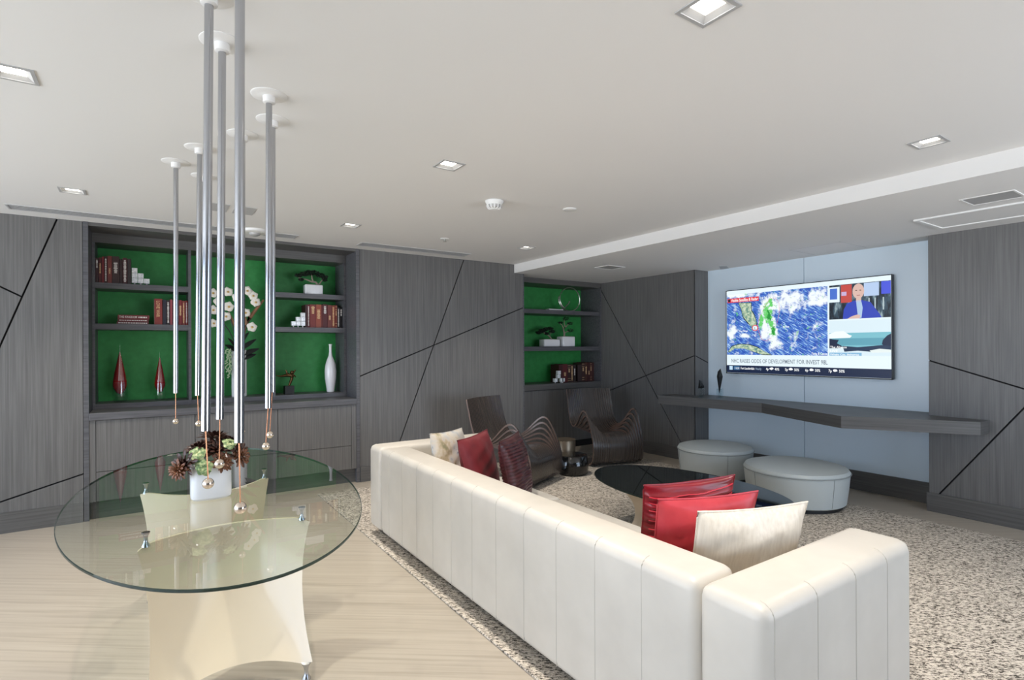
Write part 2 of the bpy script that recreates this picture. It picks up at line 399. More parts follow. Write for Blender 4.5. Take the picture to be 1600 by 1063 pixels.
tag(link('ceiling_cover_disc', MB().lathe([(0.055, 0), (0.055, -0.006), (0.05, -0.009)], (2.849, 3.376, HC), 32), M['white'], None, True), 'flat white round cover disc on the ceiling right of the smoke detector', 'cover plate')
t = thing('ceiling_speaker', 'round white ceiling device with a raised rim above the centre of the large bookcase', 'ceiling speaker', (0.851, 5.60, HC))
link('rim', MB().lathe([(0.115, 0), (0.115, -0.02), (0.10, -0.028), (0.085, -0.028)], n=40), M['white'], t, True)
link('dome', MB().lathe([(0.05, -0.026), (0.045, -0.045), (0.025, -0.055)], n=24), M['greytrim'], t, True)
for k, (x, d) in enumerate(((0.47, 'small flat grey access plate on the ceiling between the hanging rods, the left one'), (0.66, 'small flat grey access plate on the ceiling between the hanging rods, the right one'))):
    tag(link('access_plate', box(x-0.075, x+0.075, 4.72, 4.98, HC-0.003, HC), M['plate']), d, 'access plate', 'grey plates behind the hanging rods')
def grille(name, x, y, hx, hy, label, m):
    t = thing(name, label, 'vent', (x, y, HS))
    f = 0.012
    link('frame', box(-hx, hx, -hy, -hy+f, -0.005, 0).box(-hx, hx, hy-f, hy, -0.005, 0).box(-hx, -hx+f, -hy+f, hy-f, -0.005, 0).box(hx-f, hx, -hy+f, hy-f, -0.005, 0), M['ceil'], t)
    link('panel', box(-hx+f, hx-f, -hy+f, hy-f, -0.002, -0.0003), m, t)
grille('ceiling_grille', 4.83, 4.95, 0.15, 0.125, 'small square grey grille in the lowered ceiling above the niche shelves', M['greytrim'])
grille('ceiling_grille', 4.79, 1.225, 0.135, 0.145, 'rectangular grey grille in the lowered ceiling near the right edge of the picture', M['greytrim'])
t = thing('projector_hatch', 'long white framed hatch in the lowered ceiling beside the right wall', 'ceiling hatch', (5.36, 1.0, HS))
mb = MB(); hx, hy, f = 0.27, 0.79, 0.03
mb.box(-hx, hx, hy-f, hy, -0.012, 0); mb.box(-hx, hx, -hy, -hy+f, -0.012, 0); mb.box(-hx, -hx+f, -hy+f, hy-f, -0.012, 0); mb.box(hx-f, hx, -hy+f, hy-f, -0.012, 0)
link('frame', mb, M['white'], t)
link('panel', box(-hx+f, hx-f, -hy+f, hy-f, -0.004, -0.0003), M['ceil'], t)
mb = MB()
for a in ((5.565, 5.569, 2.55, 3.06), (5.567, 6.08, 3.058, 3.062), (5.51, 6.08, 2.546, 2.550)): mb.box(a[0], a[1], a[2], a[3], HS-0.0008, HS)
tag(link('flush_hatch', mb, M['greytrim']), 'flush ceiling hatch drawn by thin joint lines in front of the screen', 'ceiling hatch')
tag(link('notch_plate', MB().prism([(5.90, 4.13), (5.98, 4.08), (6.17, 4.18), (6.17, 4.30)], HS-0.004, HS, 'z'), M['greytrim']), 'small grey plate standing for a dark notch in the lowered ceiling at the far corner of the screen recess', 'soffit_notch')  # flat grey plate in place of a dark, hole-like notch

# ------------------------------------------------------------------ large built-in bookcase
YFR = 6.37
bk = thing('built_in_bookcase', 'large grey oak bookcase with bright green back set into the left wall', 'bookcase', (0.765, YFR, 0.945))
def P_(o, x0, x1, y0, y1, z0, z1):   # world box -> local of o
    l = o.location; return box(x0-l.x, x1-l.x, y0-l.y, y1-l.y, z0-l.z, z1-l.z)
link('back_panel', P_(bk, -0.42, 1.949, YG, YG+0.018, 0.95, 2.597), M['green'], bk)
for x0, x1 in ((-0.42, -0.398), (0.352, 0.377), (1.142, 1.170), (1.922, 1.949)): link('upright', P_(bk, x0, x1, YFR, YG, 0.945, 2.51), M['woodd'], bk)
for x0, x1, z0, z1 in ((-0.398, 0.352, 2.083, 2.137), (-0.398, 0.352, 1.695, 1.751), (1.170, 1.922, 2.077, 2.131), (1.170, 1.922, 1.693, 1.748)):
    link('shelf', P_(bk, x0, x1, YFR+0.004, YG, z0, z1), M['woodd'], bk)
for x0, x1 in ((-0.398, 0.352), (0.377, 1.142), (1.170, 1.922)): link('bottom_shelf', P_(bk, x0, x1, YFR+0.006, YG, 0.946, 0.992), M['woodd'], bk)
link('header', P_(bk, -0.42, 1.949, YFR-0.002, YG, 2.51, 2.597), M['woodh'], bk)
tag(link('worktop', box(-0.42, 1.949, YB-0.022, YG, 0.880, 0.945, 0.004), M['woodd']), 'long grey oak worktop running under the large bookcase', 'worktop')
cb = thing('base_cabinet', 'low grey oak cupboard with doors and drawers under the large bookcase', 'cabinet', (0.765, YB, 0))
link('carcass', P_(cb, -0.42, 1.949, YB+0.022, YG, 0.16, 0.879), M['groove'], cb)
link('plinth', P_(cb, -0.42, 1.949, YB+0.05, YB+0.1, 0, 0.158), M['woodh'], cb)
link('side_stile', P_(cb, -0.42, -0.376, YB, YB+0.02, 0.16, 0.879), M['wood'], cb)
link('side_stile', P_(cb, 1.896, 1.949, YB, YB+0.02, 0.16, 0.879), M['wood'], cb)
for x0, x1 in ((-0.372, 0.381), (0.386, 1.122), (1.128, 1.892)):
    link('door', P_(cb, x0, x1, YB, YB+0.02, 0.424, 0.876), M['wood'], cb)
    link('drawer', P_(cb, x0, x1, YB, YB+0.02, 0.162, 0.419), M['wood'], cb)

# ------------------------------------------------------------------ niche bookcase in the corner
YN = 6.28
nb = thing('niche_bookcase', 'narrow grey oak niche shelving with green back in the far corner', 'bookcase', (5.08, YN, 0.97))
link('back_panel', P_(nb, 4.262, XT, YG, YG+0.018, 0.978, 2.5), M['green'], nb)
link('upright', P_(nb, XT-0.022, XT, YN-0.02, YG, 0.978, 2.46), M['woodd'], nb)
for z0, z1 in ((2.004, 2.065), (1.460, 1.523)): link('shelf', P_(nb, 4.262, XT-0.022, YN, YG, z0, z1), M['woodd'], nb)
link('header', P_(nb, 4.262, XT, YN-0.02, YG, 2.44, HS), M['woodh'], nb)
link('counter', P_(nb, 4.262, XT-0.002, YN-0.02, YG, 0.893, 0.978), M['woodh'], nb)
cb = thing('corner_cabinet', 'grey oak cupboard below the corner niche shelving behind the dark chair', 'cabinet', (5.08, YN, 0))
link('carcass', P_(cb, 4.262, XT, YN+0.022, YG, 0.0, 0.892), M['groove'], cb)
for x0, x1 in ((4.266, 5.165), (5.171, XT-0.004)): link('door', P_(cb, x0, x1, YN, YN+0.02, 0.10, 0.886), M['wood'], cb)

# ------------------------------------------------------------------ books
def marks(mb, n, w, h0, h1, y):
    """small illegible title strokes on a spine"""
    z = h0
    while z < h1:
        k = random.uniform(0.004, 0.011); ww = w*random.uniform(0.55, 1.0)
        mb.box(-ww/2, ww/2, y-0.0008, y, z, min(h1, z+k)); z += k+random.uniform(0.002, 0.004)
def book(x0, x1, y, z, h, d, col, tcol, style, label, group, title=None):
    w = x1-x0-0.002; t = thing('book', label, 'book', ((x0+x1)/2, y, z), 0, group)
    cm = mat('book_cover', col, 0.5); b = min(0.004, w*0.15)
    mb = box(-w/2, w/2, 0, b, 0, h).box(-w/2, -w/2+b, b, d, 0, h).box(w/2-b, w/2, b, d, 0, h)
    link('cover', mb, cm, t)
    link('pages', box(-w/2+b, w/2-b, b, d-0.006, 0.004, h-0.005), M['pages'], t)
    if title: text_mesh('title', title, 0.042, M[tcol], t, (-0.016, -0.0006, h*0.92), (0, 0, -1), (1, 0, 0), fit=h*0.62)
    elif style:
        mb = MB()
        if style == 'bands':
            for q in (0.08, 0.2, 0.8, 0.92): mb.box(-w*0.42, w*0.42, -0.0008, 0, h*q, h*q+0.004)
            marks(mb, 4, w*0.6, h*0.55, h*0.75, 0)
        elif style == 'full': marks(mb, 12, w*0.6, h*0.08, h*0.92, 0)
        elif style == 'mid': marks(mb, 6, w*0.6, h*0.38, h*0.78, 0)
        elif style == 'emblem': marks(mb, 4, w*0.5, h*0.35, h*0.55, 0)
        elif style == 'top': marks(mb, 5, w*0.62, h*0.6, h*0.92, 0)
        link('title', mb, M[tcol], t)
    return t
G = 'hardback books standing on the top left shelf'
zt = 2.137
for x0, x1, h, col, tc, st, lab in (
    (-0.397, -0.374, 0.235, (58, 30, 30), 'cream', 'top', 'slim dark brown book leftmost on the top left shelf'),
    (-0.373, -0.350, 0.240, (84, 28, 30), 'gold', 'mid', 'dark red book second from the left end of the top left shelf'),
    (-0.349, -0.331, 0.251, (120, 34, 38), None, None, 'slim plain crimson book third along the top left shelf'),
    (-0.330, -0.308, 0.257, (64, 28, 28), 'cream', 'full', 'dark book with pale lettering down its whole spine, top left shelf'),
    (-0.307, -0.272, 0.262, (124, 58, 52), 'gold', 'emblem', 'rust brown book with a gilt emblem mid spine, top left shelf'),
    (-0.271, -0.215, 0.262, (66, 44, 42), 'cream', 'mid', 'thickest dark brown book in the row on the top left shelf'),
    (-0.214, -0.191, 0.241, (52, 28, 28), None, None, 'plain dark book right of the thickest one, top left shelf'),
    (-0.190, -0.152, 0.254, (72, 26, 28), 'cream', 'full', 'maroon book with large white lettering, top left shelf'),
    (-0.151, -0.122, 0.247, (48, 36, 36), None, None, 'plain dark book beside the white stepped cubes, top left shelf')):
    book(x0, x1, 6.42+random.uniform(0, 0.012), zt, h, 0.19, col, tc, st, lab, G)
G = 'hardback books standing on the lower left shelf'
zt = 1.751
for x0, x1, h, col, tc, st, lab, ti in (
    (0.064, 0.132, 0.258, (138, 52, 46), 'gold', None, 'thick rust red book with large gilt title and pale cover, lower left shelf', 'LOVE WAR'),
    (0.134, 0.166, 0.250, (34, 32, 46), None, None, 'dark navy book beside the thick gilt titled one, lower left shelf', None),
    (0.167, 0.194, 0.246, (40, 24, 28), 'cream', 'full', 'black book with white lettering, lower left shelf', None),
    (0.195, 0.217, 0.256, (150, 66, 76), None, None, 'slim pink red book left of the hanging rod, lower left shelf', None),
    (0.218, 0.246, 0.248, (96, 30, 32), 'gold', 'top', 'dark red book hidden behind the hanging rod, lower left shelf', None),
    (0.247, 0.270, 0.250, (110, 36, 36), None, None, 'plain red book just right of the hanging rod, lower left shelf', None),
    (0.271, 0.300, 0.252, (126, 36, 38), 'gold', 'mid', 'bright red book with small gilt title, lower left shelf', None),
    (0.301, 0.326, 0.246, (120, 44, 38), 'gold', 'full', 'orange red book with gilt lettering, second from the upright, lower left shelf', None),
    (0.327, 0.350, 0.250, (132, 38, 40), 'cream', 'full', 'red book with white lettering touching the upright, lower left shelf', None)):
    book(x0, x1, 6.42+random.uniform(0, 0.01), zt, h, 0.19, col, tc, st, lab, G, ti)
# pale front board of the thick book at the left end of that row
link('front_board', box(-0.0345, -0.0335, 0.004, 0.19, 0.002, 0.256), M['pages'], [o for o in C.objects if o.get('label', '').startswith('thick rust red')][0])
z = 1.751
for x0, x1, th, col, lab, ti in ((-0.237, 0.018, 0.026, (92, 30, 34), 'bottom book of the flat stack of three on the lower left shelf', None),
                             (-0.229, 0.018, 0.024, (100, 32, 34), 'middle book of the flat stack of three on the lower left shelf', None),
                             (-0.229, 0.024, 0.040, (112, 40, 40), 'thick top book of the flat stack of three on the lower left shelf', 'THE KINGDOM')):
    t = thing('book', lab, 'book', ((x0+x1)/2, 6.42, z), 0, 'stack of three red books lying flat'); w = (x1-x0)/2
    cm = mat('book_cover', col, 0.5)
    link('cover', box(-w, w, 0, 0.17, 0, 0.003).box(-w, w, 0, 0.17, th-0.004, th-0.001).box(-w, w, 0, 0.003, 0.003, th-0.004), cm, t)
    link('pages', box(-w+0.004, w-0.004, 0.003, 0.165, 0.003, th-0.004), M['pages'], t)
    if ti: text_mesh('title', ti, 0.028, M['cream'], t, (-w+0.012, -0.0008, 0.010), (1, 0, 0), (0, 0, 1), fit=0.14)
    mb = MB(); x = -w+0.012 if not ti else w-0.09
    while x < w-0.02:
        k = random.uniform(0.008, 0.02); mb.box(x, x+k, -0.001, 0, th*0.3, th*0.62); x += k+0.004
    link('title_strokes' if ti else 'title', mb, M['cream'], t)
    z += th
G = 'hardback books standing on the lower right shelf'
zt = 1.748
for x0, x1, h, col, tc, st, lab in (
    (1.500, 1.522, 0.262, (60, 26, 28), None, None, 'plain dark book partly behind the crystal cubes, lower right shelf'),
    (1.523, 1.549, 0.264, (104, 34, 44), 'cream', 'full', 'wine red book with white lettering next to the crystal cubes, lower right shelf'),
    (1.550, 1.616, 0.266, (126, 50, 46), 'gold', 'top', 'thick rust red book with gilt title near its top, lower right shelf'),
    (1.617, 1.677, 0.268, (156, 78, 58), 'gold', 'mid', 'thick orange brown book, the lightest in the lower right row'),
    (1.678, 1.693, 0.266, (110, 40, 40), None, None, 'thinnest red book right of the orange brown one, lower right shelf'),
    (1.694, 1.748, 0.274, (88, 30, 34), 'cream', 'top', 'thick dark maroon book with white title, lower right shelf'),
    (1.749, 1.799, 0.266, (116, 52, 46), 'gold', 'emblem', 'brown red book with a small gilt mark, lower right shelf'),
    (1.800, 1.833, 0.264, (148, 72, 52), 'gold', 'full', 'orange book covered in gilt lettering, lower right shelf'),
    (1.834, 1.860, 0.268, (122, 52, 44), 'gold', 'bands', 'red brown book with gilt bands, lower right shelf'),
    (1.862, 1.890, 0.246, (20, 18, 20), 'cream', 'full', 'black book with white lettering, second from the right end of the lower right shelf'),
    (1.892, 1.919, 0.240, (22, 18, 20), 'cream', 'top', 'black book at the right end of the lower right shelf')):
    book(x0, x1, 6.42+random.uniform(0, 0.01), zt, h, 0.19, col, tc, st, lab, G)
G = 'old dark books on the bottom shelf of the corner niche'
zt = 0.978
for x0, x1, h, col, tc, st, lab in (
    (5.176, 5.250, 0.272, (64, 26, 28), None, None, 'dark maroon book leftmost in the corner niche row'),
    (5.252, 5.352, 0.276, (88, 32, 36), 'gold', 'emblem', 'widest crimson book in the corner niche row'),
    (5.354, 5.420, 0.270, (56, 34, 34), 'gold', 'bands', 'dark brown book with gilt bands in the corner niche row'),
    (5.422, 5.468, 0.266, (70, 48, 44), 'gold', 'full', 'brown book with gilt lettering in the corner niche row'),
    (5.470, 5.516, 0.264, (50, 40, 38), 'cream', 'mid', 'dark book with a pale title before the gap in the corner niche row'),
    (5.560, 5.640, 0.262, (56, 42, 42), None, None, 'plain grey brown book after the gap in the corner niche row'),
    (5.642, 5.704, 0.292, (62, 40, 38), 'gold', 'bands', 'tall brown book with gilt bands in the corner niche row'),
    (5.706, 5.758, 0.296, (74, 44, 38), 'gold', 'mid', 'tall brown book with gilt title, fourth from the right of the corner niche'),
    (5.760, 5.812, 0.296, (68, 36, 36), 'gold', 'emblem', 'tall dark red book with gilt mark, third from the right of the corner niche'),
    (5.814, 5.848, 0.294, (80, 46, 42), 'gold', 'bands', 'slim tall book with gilt bands, second from the right of the corner niche'),
    (5.850, 5.895, 0.290, (70, 40, 38), None, None, 'plain tall book at the right end of the corner niche')):
    book(x0, x1, 6.40+random.uniform(0, 0.01), zt, h, 0.20, col, tc, st, lab, G)

# ------------------------------------------------------------------ crystal cube stacks
def cubes(label, x, y, z, cells, q, legs=True):
    t = thing('crystal_cube_stack', label, 'ornament', (x, y, z), 0, None); lg = 0.018 if legs else 0.0
    for cxx, r in cells:
        link('cube', box(cxx*q-q*0.47, cxx*q+q*0.47, 0, q*0.94, lg+r*q, lg+r*q+q*0.97, 0.0025), M['crystal'], t)
    if legs:
        for cxx in sorted({c for c, r in cells if r == 0}): link('foot', MB().lathe([(0.008, 0), (0.006, lg*0.5), (0.008, lg)], (cxx*q, q*0.47, 0), 10), M['ceramic'], t, True)
    return t
cubes('three step staircase of white crystal cubes beside the top left books', -0.095, 6.44, 2.137, [(0, 0), (0, 1), (0, 2), (1, 0), (1, 1), (2, 0)], 0.0495)
cubes('staircase of crystal cubes climbing to the books on the lower right shelf', 1.37, 6.40, 1.748, [(0, 0), (1, 0), (2, 0), (1, 1), (2, 1), (2, 2)], 0.050)
cubes('pyramid of small crystal cubes before the books in the corner niche', 5.108, 6.30, 0.978, [(-1.1, 0), (0.9, 0), (-0.1, 1), (0.0, 2), (1.4, 0)], 0.056)

# ------------------------------------------------------------------ red teardrop glass vases, white bottle vase
def teardrop(label, x, y, z, s, h):
    t = thing('teardrop_vase', label, 'vase', (x, y, z), 0, 'red glass teardrop vases')
    link('glass_body', MB().lathe([(0.045*s, 0), (0.058*s, 0.01), (0.064*s, 0.05), (0.065*s, 0.12*h), (0.062*s, 0.3*h), (0.048*s, 0.5*h), (0.03*s, 0.68*h), (0.014*s, 0.82*h), (0.006*s, 0.92*h), (0.004*s, h)], n=32), M['clear'], t, True)
    link('red_core', MB().lathe([(0.006*s, 0.075), (0.03*s, 0.09), (0.05*s, 0.13), (0.059*s, 0.2*h+0.05), (0.058*s, 0.36*h), (0.044*s, 0.52*h), (0.026*s, 0.68*h), (0.012*s, 0.80*h), (0.002, 0.88*h)], n=32), M['redglass'], t, True)
teardrop('taller red glass teardrop vase left of the hanging rods', -0.218, 6.55, 0.992, 1.0, 0.56)
teardrop('shorter red glass teardrop vase nearer the hanging rods', 0.110, 6.55, 0.992, 0.82, 0.49)
tag(link('bottle_vase', MB().lathe([(0.036, 0), (0.043, 0.004), (0.05, 0.06), (0.064, 0.16), (0.067, 0.25), (0.06, 0.32), (0.042, 0.38), (0.022, 0.43), (0.016, 0.48), (0.016, 0.54), (0.021, 0.568), (0.016, 0.568)], (1.808, 6.53, 0.992), 40), M['ceramic'], None, True),
    'slender white ceramic bottle vase at the right end of the large bookcase', 'vase')

# bronze figure on black cube
t = thing('bronze_figurine', 'small bronze acrobat figure balancing on a black cube', 'sculpture', (1.335, 6.50, 0.992))
link('plinth', box(-0.05, 0.05, -0.045, 0.045, 0, 0.095, 0.002), M['blackm'], t)
mb = MB()
mb.tube([(0.0, 0, 0.095), (0.015, 0, 0.13), (0.03, 0, 0.17), (0.035, 0, 0.20)], [0.01, 0.014, 0.016, 0.018], 10)
mb.tube([(0.035, 0, 0.19), (0.02, 0, 0.215), (-0.03, 0, 0.215), (-0.09, 0, 0.205), (-0.135, 0, 0.215)], [0.02, 0.024, 0.018, 0.008, 0.004], 10)
mb.tube([(0.0, 0, 0.215), (-0.02, 0, 0.24), (-0.03, 0, 0.275)], [0.014, 0.01, 0.006], 8)
mb.tube([(0.03, 0, 0.205), (0.05, 0.01, 0.24), (0.075, 0.01, 0.275)], [0.016, 0.012, 0.006], 8)
mb.tube([(0.03, 0, 0.20), (0.06, -0.01, 0.21), (0.07, -0.01, 0.19)], [0.014, 0.009, 0.006], 8)
mb.ball((0.035, 0, 0.245), 0.022, 12, 8)
link('figure', mb, M['bronzefig'], t, True)

# ------------------------------------------------------------------ bonsai
def leafcloud(mb, c, r, n, ls, sz=0.5):
    for _ in range(n):
        d = Vector((random.gauss(0, 1), random.gauss(0, 1), random.gauss(0, 1))).normalized()*r*random.uniform(0.5, 1.0)
        p = Vector(c)+Vector((d.x, d.y, d.z*sz)); a = Vector((random.gauss(0, 1), random.gauss(0, 1), random.gauss(0, 1))).normalized()*ls
        b = a.cross(Vector((random.gauss(0, 1), random.gauss(0, 1), random.gauss(0, 1)))).normalized()*ls*0.35
        v = [mb.bm.verts.new(p+q) for q in (-a, b, a, -b)]; mb._f(v)
def ribbed_pot(t, w, d, h):
    mb = MB().box(-w/2, w/2, -d/2, d/2, 0, h, 0.012, 3)
    n = int(w/0.012)
    for k in range(1, n): x = -w/2+w*k/n; mb.box(x-0.0025, x+0.0025, -d/2-0.002, -d/2+0.002, 0.012, h-0.012)
    link('pot', mb, M['ceramic'], t, True)
    link('soil', box(-w/2+0.014, w/2-0.014, -d/2+0.014, d/2-0.014, h-0.004, h+0.003), M['bark'], t)
t = thing('bonsai_tree', 'dark bonsai in a white ribbed pot on the top right shelf', 'plant', (1.605, 6.50, 2.131))
ribbed_pot(t, 0.20, 0.11, 0.115)
mb = MB(); mb.tube([(0.06, 0, 0.115), (0.03, 0, 0.15), (-0.02, 0, 0.155), (-0.08, 0, 0.175), (-0.16, 0.0, 0.19)], [0.014, 0.012, 0.01, 0.007, 0.004], 8)
mb.tube([(0.0, 0, 0.155), (-0.01, 0, 0.19), (-0.015, 0, 0.25)], [0.01, 0.008, 0.004], 8); mb.tube([(0.07, 0, 0.13), (0.09, 0, 0.16), (0.12, 0, 0.20)], [0.008, 0.006, 0.003], 8)
link('trunk', mb, M['bark'], t, True)
mb = MB()
for c, r in (((-0.16, 0, 0.215), 0.045), ((-0.10, 0, 0.235), 0.05), ((-0.04, 0, 0.255), 0.06), ((0.02, 0, 0.26), 0.06), ((0.08, 0, 0.235), 0.055), ((0.13, 0, 0.215), 0.045), ((-0.13, 0, 0.17), 0.03), ((0.13, 0, 0.18), 0.03)): leafcloud(mb, c, r, 260, 0.012)
link('foliage', mb, M['bonsai'], t)
t = thing('bonsai_tree', 'dark drooping bonsai in the lower white ribbed pot of the corner niche', 'plant', (5.045, 6.46, 1.523))
ribbed_pot(t, 0.30, 0.14, 0.11)
mb = MB(); mb.tube([(0.04, 0, 0.11), (0.01, 0, 0.15), (-0.05, 0, 0.19), (-0.14, 0, 0.22)], [0.013, 0.011, 0.008, 0.004], 8); mb.tube([(0.0, 0, 0.15), (0.03, 0, 0.2), (0.02, 0, 0.26)], [0.01, 0.007, 0.003], 8)
link('trunk', mb, M['bark'], t, True)
mb = MB()
for c, r in (((-0.2, 0, 0.21), 0.05), ((-0.14, 0, 0.24), 0.06), ((-0.06, 0, 0.265), 0.06), ((0.02, 0, 0.275), 0.05), ((0.05, 0, 0.23), 0.05), ((-0.05, 0, 0.2), 0.04)): leafcloud(mb, c, r, 240, 0.014)
link('foliage', mb, M['bonsai'], t)
t = thing('potted_branch', 'bare pale branching plant in the taller white ribbed pot of the corner niche', 'plant', (5.365, 6.46, 1.523))
ribbed_pot(t, 0.24, 0.16, 0.155)
mb = MB(); mb.tube([(-0.03, 0, 0.155), (-0.03, 0, 0.21), (-0.045, 0, 0.26), (-0.01, 0, 0.30)], [0.016, 0.013, 0.012, 0.01], 8)
for q in (((-0.04, 0, 0.27), (-0.07, 0, 0.33), (-0.12, 0, 0.36)), ((-0.01, 0, 0.30), (0.04, 0, 0.34), (0.09, 0, 0.355)), ((-0.01, 0, 0.30), (-0.03, 0, 0.36), (-0.03, 0, 0.42)), ((-0.03, 0, 0.21), (0.03, 0, 0.235), (0.06, 0, 0.23))): mb.tube(q, [0.009, 0.006, 0.003], 8)
link('trunk', mb, M['bark'], t, True)
mb = MB()
for c, r in (((0.0, 0, 0.43), 0.06), ((0.08, 0, 0.36), 0.05), ((0.09, 0, 0.25), 0.06), ((-0.11, 0, 0.37), 0.04)): leafcloud(mb, c, r, 90, 0.013)
link('foliage', mb, M['bonsai'], t)
# looping wire sculpture
t = thing('loop_sculpture', 'silver looping ring sculpture on the top shelf of the corner niche', 'sculpture', (5.25, 6.45, 2.065))
link('base', box(-0.255, 0.02, -0.05, 0.05, 0, 0.028, 0.006), M['ceramic'], t, True)
pts = []
for k in range(61):
    a = math.radians(235 - k*7.2); u = k/60
    r = 0.165+0.035*math.sin(u*PI)
    pts.append((0.16+0.205*math.cos(a)+0.05*u, -0.05+0.10*u, 0.185+r*math.sin(a)*(1-0.12*u)))
mb = MB(); mb.tube(pts, 0.008, 8); mb.tube([(0.0, 0, 0.02), (0.08, 0, 0.05), (0.16, 0, 0.12), (0.185, 0, 0.16)], [0.012, 0.01, 0.009, 0.012], 8)
link('ring', mb, M['steel'], t, True)

# ------------------------------------------------------------------ orchid arrangement in the middle bay
t = thing('orchid_arrangement', 'white orchids with driftwood in a tall white vase behind the hanging rods', 'plant', (0.832, 6.53, 0.992))
link('vase', MB().lathe([(0.072, 0), (0.075, 0.01), (0.075, 0.50), (0.07, 0.505), (0.066, 0.49)], n=36, sx=1.0, sy=0.8), M['ceramic'], t, True)
for q in (((0, 0, 0.5), (-0.06, 0, 0.75), (-0.12, 0, 1.0), (-0.24, 0, 1.1)), ((0.0, 0, 0.5), (0.03, 0, 0.8), (0.06, 0, 1.08), (0.17, 0, 1.08)), ((0, 0, 0.5), (-0.1, 0, 0.72), (-0.2, 0, 0.86), (-0.24, 0, 0.78))): link('stem', MB().tube(q, 0.005, 8), M['dleaf'], t, True)
mb = MB(); mb.tube([(0.0, 0.02, 0.48), (0.04, 0.02, 0.68), (0.11, 0.02, 0.86), (0.25, 0.01, 1.06)], [0.014, 0.026, 0.022, 0.01], 9); mb.tube([(0.08, 0.02, 0.78), (0.05, 0.02, 0.9), (0.04, 0.0, 1.0)], [0.018, 0.014, 0.006], 8); mb.tube([(0.03, 0.02, 0.62), (-0.05, 0.02, 0.8), (-0.10, 0.0, 0.92)], [0.016, 0.014, 0.006], 8)
link('driftwood', mb, M['drift'], t, True)
for (x, y, z), s in (((-0.245, 0, 1.11), 1.0), ((-0.245, -0.01, 0.93), 1.0), ((-0.24, 0, 0.79), 0.9), ((-0.107, -0.02, 1.13), 1.0), ((-0.10, -0.02, 0.97), 1.05), ((-0.127, -0.02, 0.865), 1.0), ((0.08, -0.03, 1.15), 1.0), ((0.14, -0.02, 1.10), 1.0), ((0.165, -0.02, 1.03), 1.0), ((0.06, -0.04, 0.91), 1.0), ((0.125, -0.03, 0.755), 1.05), ((-0.02, -0.03, 1.07), 1.0), ((-0.2, -0.02, 1.02), 0.9)):
    mb = MB(); ta = random.uniform(-0.5, 0.5)
    for k in range(5):
        a = ta + PI/2 + 2*PI*k/5; L_ = 0.052*s; wv = (0.034 if k % 2 else 0.024)*s
        n = Vector((math.cos(a), 0, math.sin(a))); p = Vector((-math.sin(a), 0, math.cos(a)))
        def pf(u, v, n=n, p=p, L_=L_, wv=wv):
            ww = wv*math.sin(PI*min(0.97, 0.12+0.8*u)); return Vector((x, y, z)) + n*(L_*u) + p*(ww*(2*v-1)) + Vector((0, -0.010*math.sin(PI*u)+0.012*(2*v-1)**2*u, 0))
        mb.grid(pf, 5, 4)
    fl = link('flower', mb, M['petal'], t, True)
    link('lip', MB().ball((x, y-0.014, z-0.004), 0.011*s, 10, 6), M['pollen'], fl, True)
for a, l, tz in ((200, 0.15, 0.58), (150, 0.13, 0.60), (15, 0.17, 0.60), (-15, 0.20, 0.54), (-32, 0.19, 0.50), (40, 0.12, 0.66)):
    mb = MB(); a = math.radians(a)
    def lf(u, v):
        r = l*u; ww = 0.035*math.sin(PI*min(0.98, 0.1+0.85*u)); return Vector((r*math.cos(a), -0.03-0.02*u+ww*(2*v-1)*0.5, tz - 0.09*(1-u) + 0.05*math.sin(PI*u)*0 + r*math.sin(a)*0.45 + ww*(2*v-1)*0.8))
    mb.grid(lf, 8, 4); link('leaf', mb, M['dleaf'], t, True)
mb = MB()
for sx in (-0.125, -0.105, -0.09):
    n = random.randint(20, 26)
    for k in range(n): mb.ball((sx+random.uniform(-0.012, 0.012), -0.06+random.uniform(-0.01, 0.01), 0.51-k*0.0125), 0.0085, 6, 4)
o = link('trailing_beads', mb, M['bead'], t, True)

# ------------------------------------------------------------------ screen wall: shelf, stands, television
ZS = 0.872
ps = [(XA, YA1-0.008), (XA, YA0+0.002), (XT, YA0+0.002), (XT, 1.545), (5.725, 1.545), (5.22, 2.40), (5.725, 3.47), (5.60, 4.85), (XT, 4.85), (XT, YA1-0.008)]
tag(link('floating_shelf', MB().prism(ps, ZS-0.11, ZS, 'z'), M['woodh']), 'long grey floating wall shelf with a zigzag front under the television', 'shelf')
def stand(label, x, y, hh, pts):
    t = thing('mineral_sculpture', label, 'sculpture', (x, y, ZS), 0.4)
    link('acrylic_stand', box(-0.05, -0.044, -0.03, 0.03, 0, hh).box(0.044, 0.05, -0.03, 0.03, 0, hh).box(-0.044, 0.044, -0.03, 0.03, hh-0.005, hh), M['acry'], t)
    mb = MB(); v = [mb.bm.verts.new(p) for p in pts]
    bmesh.ops.convex_hull(mb.bm, input=v); link('black_rock', mb, M['blackm'], t)
stand('small black rock on a short clear stand at the far end of the floating shelf', 5.80, 4.33, 0.115, [(-0.06, 0, 0.115), (0.05, -0.03, 0.115), (0.06, 0.03, 0.13), (0.055, 0, 0.20), (-0.01, 0.02, 0.22), (-0.065, -0.01, 0.15), (0, 0.035, 0.115), (0.0, -0.035, 0.15)])
stand('tall pointed black rock on a clear stand beside the screen', 5.86, 4.10, 0.12, [(-0.02, 0, 0.06), (0.01, 0.01, 0.06), (-0.055, 0, 0.27), (0.055, 0, 0.28), (0.04, 0.02, 0.33), (0.0, -0.01, 0.37), (-0.02, 0.02, 0.33), (0, -0.035, 0.27), (0, 0.035, 0.27), (0, 0.0, 0.125)])

